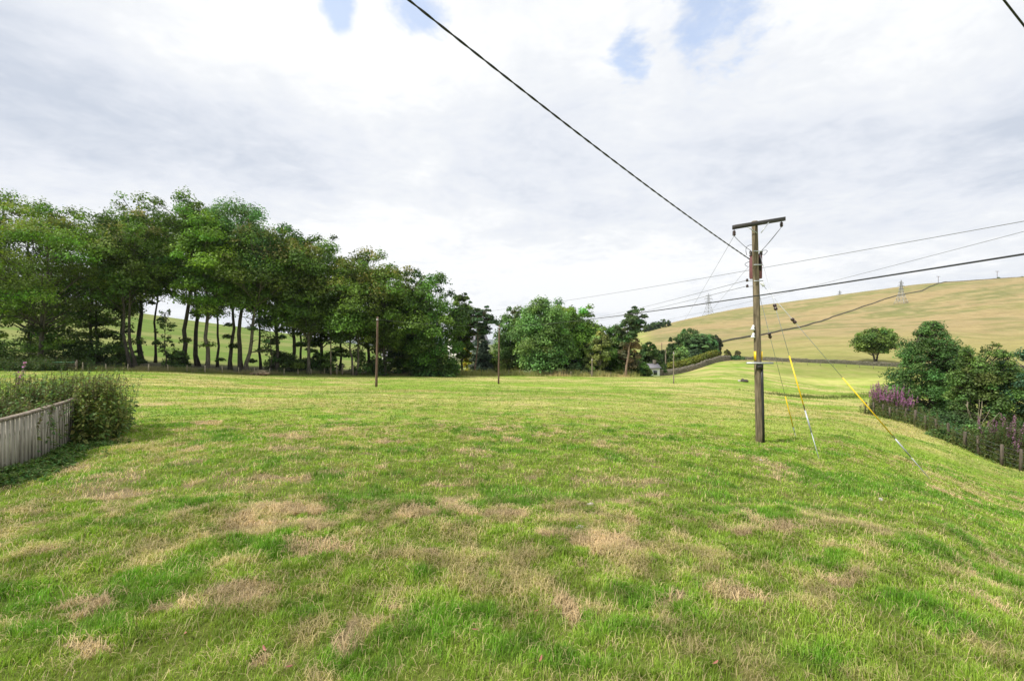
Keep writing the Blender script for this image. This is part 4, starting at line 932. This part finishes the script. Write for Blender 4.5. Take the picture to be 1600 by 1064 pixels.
# jumper leads
def arc(p0, p1, bulge, n=10):
    p0 = Vector(p0); p1 = Vector(p1); return [p0*(1-s)+p1*s+Vector(bulge)*(4*s*(1-s)) for s in np.linspace(0, 1, n)]
for (p0, p1, bl) in [(insL, tcn+Vector((-.2, -.03, hh/2+.17)), (0, 0, -.04)), (insR, tcn+Vector((.2, 0, hh/2+.17)), (0, 0, -.03)),
                     (at(1167, 399, 16.5)-b, at(1176, 383, 16.5)-b, (-.12, 0, .1)), (at(1190, 392, 16.6)-b, at(1193, 399, 16.7)-b, (.17, 0, .08)), (at(1171, 409, 16.4)-b, at(1169, 417, 16.4)-b, (-.14, 0, .0))]:
    mb = MB(); mb.tube(arc(p0, p1, bl), .009, 5); mb.build('jumper_lead', M['cable'], root)
# brackets, clamps, side insulators
mb = MB()
for py in (394, 415, 440): mb.tube([onp(py)+Vector((-.15, -.15, 0)), onp(py)+Vector((.17, -.15, .0))], .02, 6)
mb.build('bolt_row', M['galv'], root)
for (py, off) in ((438, -.32), (447, -.32)):
    mb = MB(); p = onp(py); mb.tube([p, p+Vector((off, 0, -.02))], .014, 6); mb.build('insulator_arm', M['galv'], root)
    mb = MB(); disc(mb, p+Vector((off, 0, -.05)), (0, 0, 1), [(0, .01), (.0, .035), (.04, .05), (.07, .035), (.09, .04), (.11, .01)]); mb.build('insulator', M['brown_porc'], root, True)
mb = MB(); p = onp(442)+Vector((.12, -.13, 0)); disc(mb, p, (.5, -.3, -1), [(0, .01), (0, .05), (.06, .06), (.1, .04), (.16, .05), (.17, .01)]); mb.build('clamp', M['porcelain'], root, True)
for py in (512, 524):
    mb = MB(); p = onp(py)+Vector((-.19, -.05, 0)); disc(mb, p+Vector((0, 0, -.09)), (.2, 0, 1), [(0, .01), (0, .07), (.03, .075), (.08, .045), (.12, .05), (.17, .035), (.19, .01)], 14); mb.build('insulator', M['porcelain'], root, True)
    mb = MB(); mb.tube([onp(py)+Vector((-.12, -.04, -.03)), p+Vector((0, 0, -.05))], .02, 6); mb.build('insulator_arm', M['galv'], root)
for sx in (-1, 1):
    mb = MB(); p0, p1 = onp(563)+Vector((sx*.122, -.05, 0)), onp(549)+Vector((sx*.122, -.05, 0)); mb.box((p0+p1)/2, (.022, .09, (p1-p0).length), rz=-.35*sx); mb.build('warning_strip', M['yellow'], root)
mb = MB(); p = onp(567)+Vector((-.02, -.17, 0)); mb.box(p, (.95, .06, .06)); mb.build('steel_bracket', M['galv'], root)
mb = MB(); p = onp(567)+Vector((.0, -.11, -.12)); mb.box(p, (.2, .14, .2)); mb.build('bracket_plate', M['steel_dark'], root)
mb = MB(); pts = [onp(py)+Vector((.08, -.095, 0)) for py in (569, 600, 640, 690)]; pts[-1].z -= .05; mb.tube(pts, .055, 10); mb.build('conduit', M['cable'], root, True)

def simple_pole(px, Y, top, r, mat, label, name='telegraph_pole', arm=None, lean=0.0, cap=True, group=None):
    b_ = on(px, Y); h = at(px, top, Y).z-b_.z; rt = thing(name, b_, label, 'pole', group)
    mb = MB(); mb.tube([(lean*s*h, 0, s*h) for s in np.linspace(-.04, 1, 8)], np.linspace(r, r*.75, 8), 10); mb.build('shaft', mat, rt, True)
    if arm:
        mb = MB(); mb.box((lean*h, -r, h-.25), (arm, .12, .12), rz=R(12)); mb.build('crossarm', M['steel_dark'], rt)
        for sx in (-1, 0, 1):
            mb = MB(); disc(mb, Vector((lean*h+sx*arm*.45, -r, h-.19)), (0, 0, 1), [(0, .01), (0, .05), (.1, .07), (.2, .05), (.22, .01)], 8); mb.build('insulator', M['brown_porc'], rt, True)
    elif cap:
        mb = MB(); mb.box((lean*h, -r-.03, h-.35), (.22, .08, .12)); mb.build('bracket', M['galv'], rt)
    return b_+Vector((lean*h, 0, h))
tA = simple_pole(588, 53, 495, .145, M['pole_dark'], 'nearer of the two bare telephone poles in front of the wood, reddish with dark foot', lean=.02)
tB = simple_pole(779, 64, 508, .135, M['pole_dark'], 'telephone pole alone in the middle of the field in front of the big valley tree', lean=.012)
tC = simple_pole(1052.5, 74, 549, .10, M['pole_grey'], 'slim grey pole in the field in front of the stone wall')
tD = simple_pole(1040, 128, 546, .20, M['pole_grey'], 'pale pole with small crossarm beside the copse', arm=2.6, group='farther poles by the copse')
simple_pole(1034, 175, 536, .16, M['pole_dark'], 'thin dark pole standing farthest, just left of the pole with crossarm', cap=False, group='farther poles by the copse')
simple_pole(517, 83.2, 531, .14, M['pole_grey'], 'tall grey pole at the far fence beside the three stout posts')
simple_pole(925, 99.2, 560, .17, M['pole_grey'], 'short grey pole at the field edge beside the birches', name='post')

# pylons
def pylon(px, Y, top, bot, label, ww=.16):
    zt = at(px, top, Y).z; zb = at(px, bot, Y).z; h = zt-zb; x, y = XY(px, Y); rt = thing('pylon', (x, y, zb), label, 'pylon', 'lattice pylons along the hill', rz=R(25))
    W = lambda f: h*(ww*(1-f)**2.1+.02)
    mb = MB(); fs = [0, .18, .34, .48, .6, .7, .79, .87, 1.0]; th_ = h*.0052
    for i_ in range(len(fs)-1):
        a, c_ = fs[i_], fs[i_+1]; wa, wb = W(a), W(c_) if c_ < 1 else .05
        ca = [(sx*wa, sy*wa, a*h) for sx, sy in ((-1, -1), (1, -1), (1, 1), (-1, 1))]; cb_ = [(sx*wb, sy*wb, c_*h) for sx, sy in ((-1, -1), (1, -1), (1, 1), (-1, 1))]
        for k in range(4):
            mb.tube([ca[k], cb_[k]], th_*1.25, 4); mb.tube([ca[k], cb_[(k+1) % 4]], th_*.7, 4); mb.tube([ca[(k+1) % 4], cb_[k]], th_*.7, 4); mb.tube([cb_[k], cb_[(k+1) % 4]], th_*.7, 4)
    mb.build('tower', M['pylon'], rt)
    for (f, aw) in ((.62, .20), (.75, .25), (.88, .17)):
        mb = MB()
        for s_ in (-1, 1):
            tip_ = (s_*aw*h, 0, f*h)
            for sy in (-1, 1): mb.tube([(s_*W(f), sy*W(f), f*h), tip_], th_, 4)
            mb.tube([(0, 0, (f+.05)*h), tip_], th_, 4); mb.tube([tip_, (tip_[0], 0, f*h-.05*h)], th_*1.2, 4)
        mb.build('crossarm', M['pylon'], rt)
pylon(1408, Yat(1408, 475), 437, 475, 'large lattice pylon standing on the hill slope in front of the skyline')
pylon(1107, 860, 458, 494, 'lattice pylon rising from behind the low left end of the hill')
pylon(1312, 1150, 453, 482, 'lattice pylon of which only the top shows over the skyline')
for (px, Y, top, bot, lab) in [(1466, 742, 432, 447, 'left one of two T-shaped poles on the skyline'), (1558, 718, 424, 438, 'right one of two T-shaped poles on the skyline')]:
    x, y = XY(px, Y); zb = G(x, y); h = at(px, top, Y).z-zb; rt = thing('power_pole', (x, y, zb), lab, 'pole', 'T-shaped poles on the skyline')
    mb = MB(); mb.tube([(0, 0, -1), (0, 0, h)], .28, 6); mb.build('shaft', M['pole_dark'], rt); mb = MB(); mb.box((0, 0, h-.2), (7.5, .4, .45), rz=.2); mb.build('crossarm', M['pole_dark'], rt)
for (px, Y, w_, lab) in [(1560, 712, 4.5, 'dark bush at the foot of the right skyline pole'), (1597, 702, 3.5, 'dark bush on the skyline at the right edge'), (1558, 640, 0, '')]:
    if w_: tree(px, Y, 437-(4 if px < 1590 else 5), w_/Y*F*1.3, lab, name='bush', cat='bush', kind='dark', seed=px, cb=0, ncl=10, leafn=60, size=1.2, prof='dome', tr=.3)

# ------------------------------------------------------------------ overhead lines
def cable(name, label, p0, p1, sag, r, mat='cable', n=40, twist=0, group='overhead lines', extra=None):
    p0 = Vector(p0); p1 = Vector(p1); L = (p1-p0).length; mb = MB()
    pts = [p0*(1-s)+p1*s-Vector((0, 0, 4*sag*s*(1-s))) for s in np.linspace(0, 1, n)]
    if twist:
        ax_ = (p1-p0).normalized(); u = ax_.cross(Vector((0, 0, 1))).normalized(); v = ax_.cross(u); m_ = int(L*22)
        for ph in (0, math.pi):
            mb.tube([p0*(1-s)+p1*s-Vector((0, 0, 4*sag*s*(1-s)))+(u*math.cos(s*L*twist+ph)+v*math.sin(s*L*twist+ph))*r*.55 for s in np.linspace(0, 1, m_)], r, 6)
    else: mb.tube(pts, r, 6)
    mb.V = [v_-np.array(tuple(p0)) for v_ in mb.V]
    ob = mb.build(name, M[mat], None, True); ob.location = p0
    return tag(ob, label, 'overhead cable', group)
pm = at(1171, 405, 16.35); pfar = at(638, 0, 7.0); ext = pm+(pfar+Vector((0, 0, .281))-pm)*1.6
cable('overhead_cable', 'thick black twisted cable running from the big pole up over the camera', pm, ext, .30, .0135, twist=9)
q1, q2 = at(1175, 456, 15.9), tB+Vector((0, -.1, -.15)); dq = (q1-q2); ext = q2+dq*1.22; 
cable('overhead_cable', 'black cable crossing in front of the big pole towards the pole in mid field', q2, ext+Vector((0, 0, .12)), .45, .021, n=60)
cable('overhead_cable', 'pale thin line from the pole in mid field to the nearer telephone pole', tB+Vector((0, 0, -.15)), tA+Vector((0, 0, -.3)), .25, .010, 'wire')
cable('overhead_cable', 'thin grey line highest of those crossing behind the big pole', at(745, 488, 78), at(1660, 335, 15.5), .35, .013, 'wire', n=60)
cable('overhead_cable', 'thin grey line dropping steepest across the hill towards the left', at(1660, 346, 24), at(1010, 505, 110), .5, .014, 'wire', n=60)
cable('overhead_cable', 'upper of two thin lines leaving the left side of the big pole', b+onp(438)+Vector((-.32, 0, -.0)), at(900, 498, 112), .45, .009, 'wire', n=60)
cable('overhead_cable', 'lower of two thin lines leaving the left side of the big pole', b+onp(447)+Vector((-.32, 0, -.0)), at(900, 503, 112), .45, .009, 'wire', n=60)
cable('overhead_cable', 'fine wire from the left tip of the crossarm to the pole by the copse', b+insL, tD+Vector((-1.2, 0, .0)), .9, .006, 'wire', n=60)
cable('overhead_cable', 'fine wire from the right tip of the crossarm to the pole by the copse', b+insR, tD+Vector((1.2, 0, .0)), .9, .006, 'wire', n=60)
cable('overhead_cable', 'short piece of cable cutting the top right corner of the picture', at(1545, -30, 9), at(1650, 102, 9.6), .02, .02)

# ------------------------------------------------------------------ guy wires
def guy(label, pt, py_ins, ya, yb, pend, Yend, pins, tt):
    """pt attachment (world), pend picture foot; parts placed along the straight line"""
    ft = on(pend, Yend); pt = Vector(pt); d = pt-ft; L = d.length; dn = d.normalized()
    rt = thing('guy_wire', ft, label, 'guy wire', 'guy wires of the big pole'); P_ = lambda f: d*f
    mb = MB(); mb.tube([P_(tt[1]), P_(1)], .0085, 6); mb.build('wire', M['galv'], rt)
    mb = MB(); mb.tube([P_(tt[0]), P_(tt[1])], .021, 8); mb.build('guard', M['yellow'], rt, True)
    mb = MB(); mb.tube([P_(-.02), P_(tt[0]*.55)], .012, 6); mb.tube([P_(tt[0]*.5), P_(tt[0]*.92)], .024, 8); mb.build('anchor_rod', M['galv'], rt, True)
    mb = MB(); a = P_(tt[0]*.9)
    for s_ in (-1, 1): mb.tube(arc(a, P_(tt[0]*1.04), dn.orthogonal()*.035*s_, 7), .008, 5)
    mb.build('shackle', M['steel_dark'], rt)
    mb = MB(); disc(mb, P_(tt[2])-dn*.11, dn, [(0, .01), (0, .045), (.03, .06), (.08, .06), (.1, .042), (.12, .042), (.14, .06), (.19, .06), (.22, .045), (.22, .01)], 10); mb.build('insulator', M['brown_porc'], rt, True)
def fr(py, a, c_): return (a-py)/(a-c_)
# fractions along each line are world fractions (feet are nearly at the pole's depth, so picture fractions serve)
guy('guy wire nearest the camera, middle of the three at the ground', b+onp(398)+Vector((.14, -.05, 0)), 0, 0, 0, 1280, 14.3, 0, (.235, .47, .715))
guy('guy wire slanting farthest out to the right', b+onp(443)+Vector((.13, -.1, 0)), 0, 0, 0, 1453, 14.7, 0, (.205, .49, .79))
guy('guy wire with the shortest reach, foot just right of the pole base', b+onp(452)+Vector((.12, .1, 0)), 0, 0, 0, 1243.5, 18.3, 0, (.08, .30, .71))

# ------------------------------------------------------------------ small things lying on the field
rg = np.random.default_rng(77)
for (px, Y, r, mt, lab) in [(1188, 12.7, .05, 'rock', 'small white stone in the grass below the big pole'), (1375, 9.3, .06, 'rock', 'pinkish stone half sunk in the grass at lower right'), (923, 7.3, .06, 'rock', 'pale stone in the bare spot right of centre'), (905, 6.2, .06, 'rock', 'pale stone in the lower bare spot')]:
    v, q = rockmesh(rg, r, .5); mb = MB(); mb.add(v, q); o_ = mb.build('stone', M[mt], None, True); p = on(px, Y); o_.location = p+Vector((0, 0, r*.2)); o_.rotation_euler = (0, 0, rg.random()*6); tag(o_, lab, 'stone')
root = thing('boulder_pile', on(1160, 84), 'dark stump and pale boulder lying in the far field behind the big pole', 'boulders')
for (dx_, r, mt) in [(-.6, .28, 'rock'), (.1, .42, 'rock_dark'), (.6, .36, 'rock_dark')]:
    v, q = rockmesh(rg, r, .8); mb = MB(); mb.add(v+np.array([dx_, 0, r*.4]), q); mb.build('boulder', M[mt], root, True)
def redleaf(px, py, s, lab):
    Y = 2.5*F/(py-CY)
    for _ in range(5): x, y = XY(px, Y); Y = (CAMZ-G(x, y)-.05)*F/(py-CY)
    x, y = XY(px, Y); a = rg.random()*3.1; V = []
    for k in range(9):
        u = k/8*2-1; w_ = (1-u*u)*.32; V += [(u, -w_, .15*u*u), (u, 0, -.05+.15*u*u), (u, w_, .15*u*u)]
    Qr = [(i_*3+j_, i_*3+j_+3, i_*3+j_+4, i_*3+j_+1) for i_ in range(8) for j_ in range(2)]
    mb = MB(); mb.add(np.array(V)*s, Qr); o_ = mb.build('fallen_leaf', M['redleaf'], None, True); o_.location = (x, y, G(x, y)+.06); o_.rotation_euler = (rg.uniform(-.4, .4), rg.uniform(-.4, .4), a)
    sm = o_.modifiers.new('s', 'SOLIDIFY'); sm.thickness = .002
    tag(o_, lab, 'leaf', 'fallen reddish leaves in the grass')
for (px, py, lab) in [(838, 955, 'upright reddish leaf right of the lush tuft at bottom centre'), (742, 984, 'reddish leaf lying left in the lush grass at bottom centre'), (413, 1014, 'reddish leaf on the straw at lower left'), (452, 1042, 'reddish leaf lowest at lower left'), (290, 990, 'reddish leaf in the straw left of the worn patch'), (1118, 1036, 'brown leaf in the grass at bottom right of centre'), (845, 1030, 'reddish leaf at the bottom edge near the centre')]:
    redleaf(px, py, .032, lab)

# ------------------------------------------------------------------ air between here and the far hills
mb = MB(); mb.box((0, 3000, 60), (14000, 8000, 340))
hz = mb.build('haze', None, None, col=False); tag(hz, 'thin summer haze over the valley', None, None, 'stuff')
m, t = newmat('haze_air')
vol = t.n('ShaderNodeVolumePrincipled', None, Color=(.80, .88, 1.0, 1), Density=.00006, Anisotropy=.2)
t.n('ShaderNodeOutputMaterial', None, Volume=vol.outputs[0]); hz.data.materials.append(m)
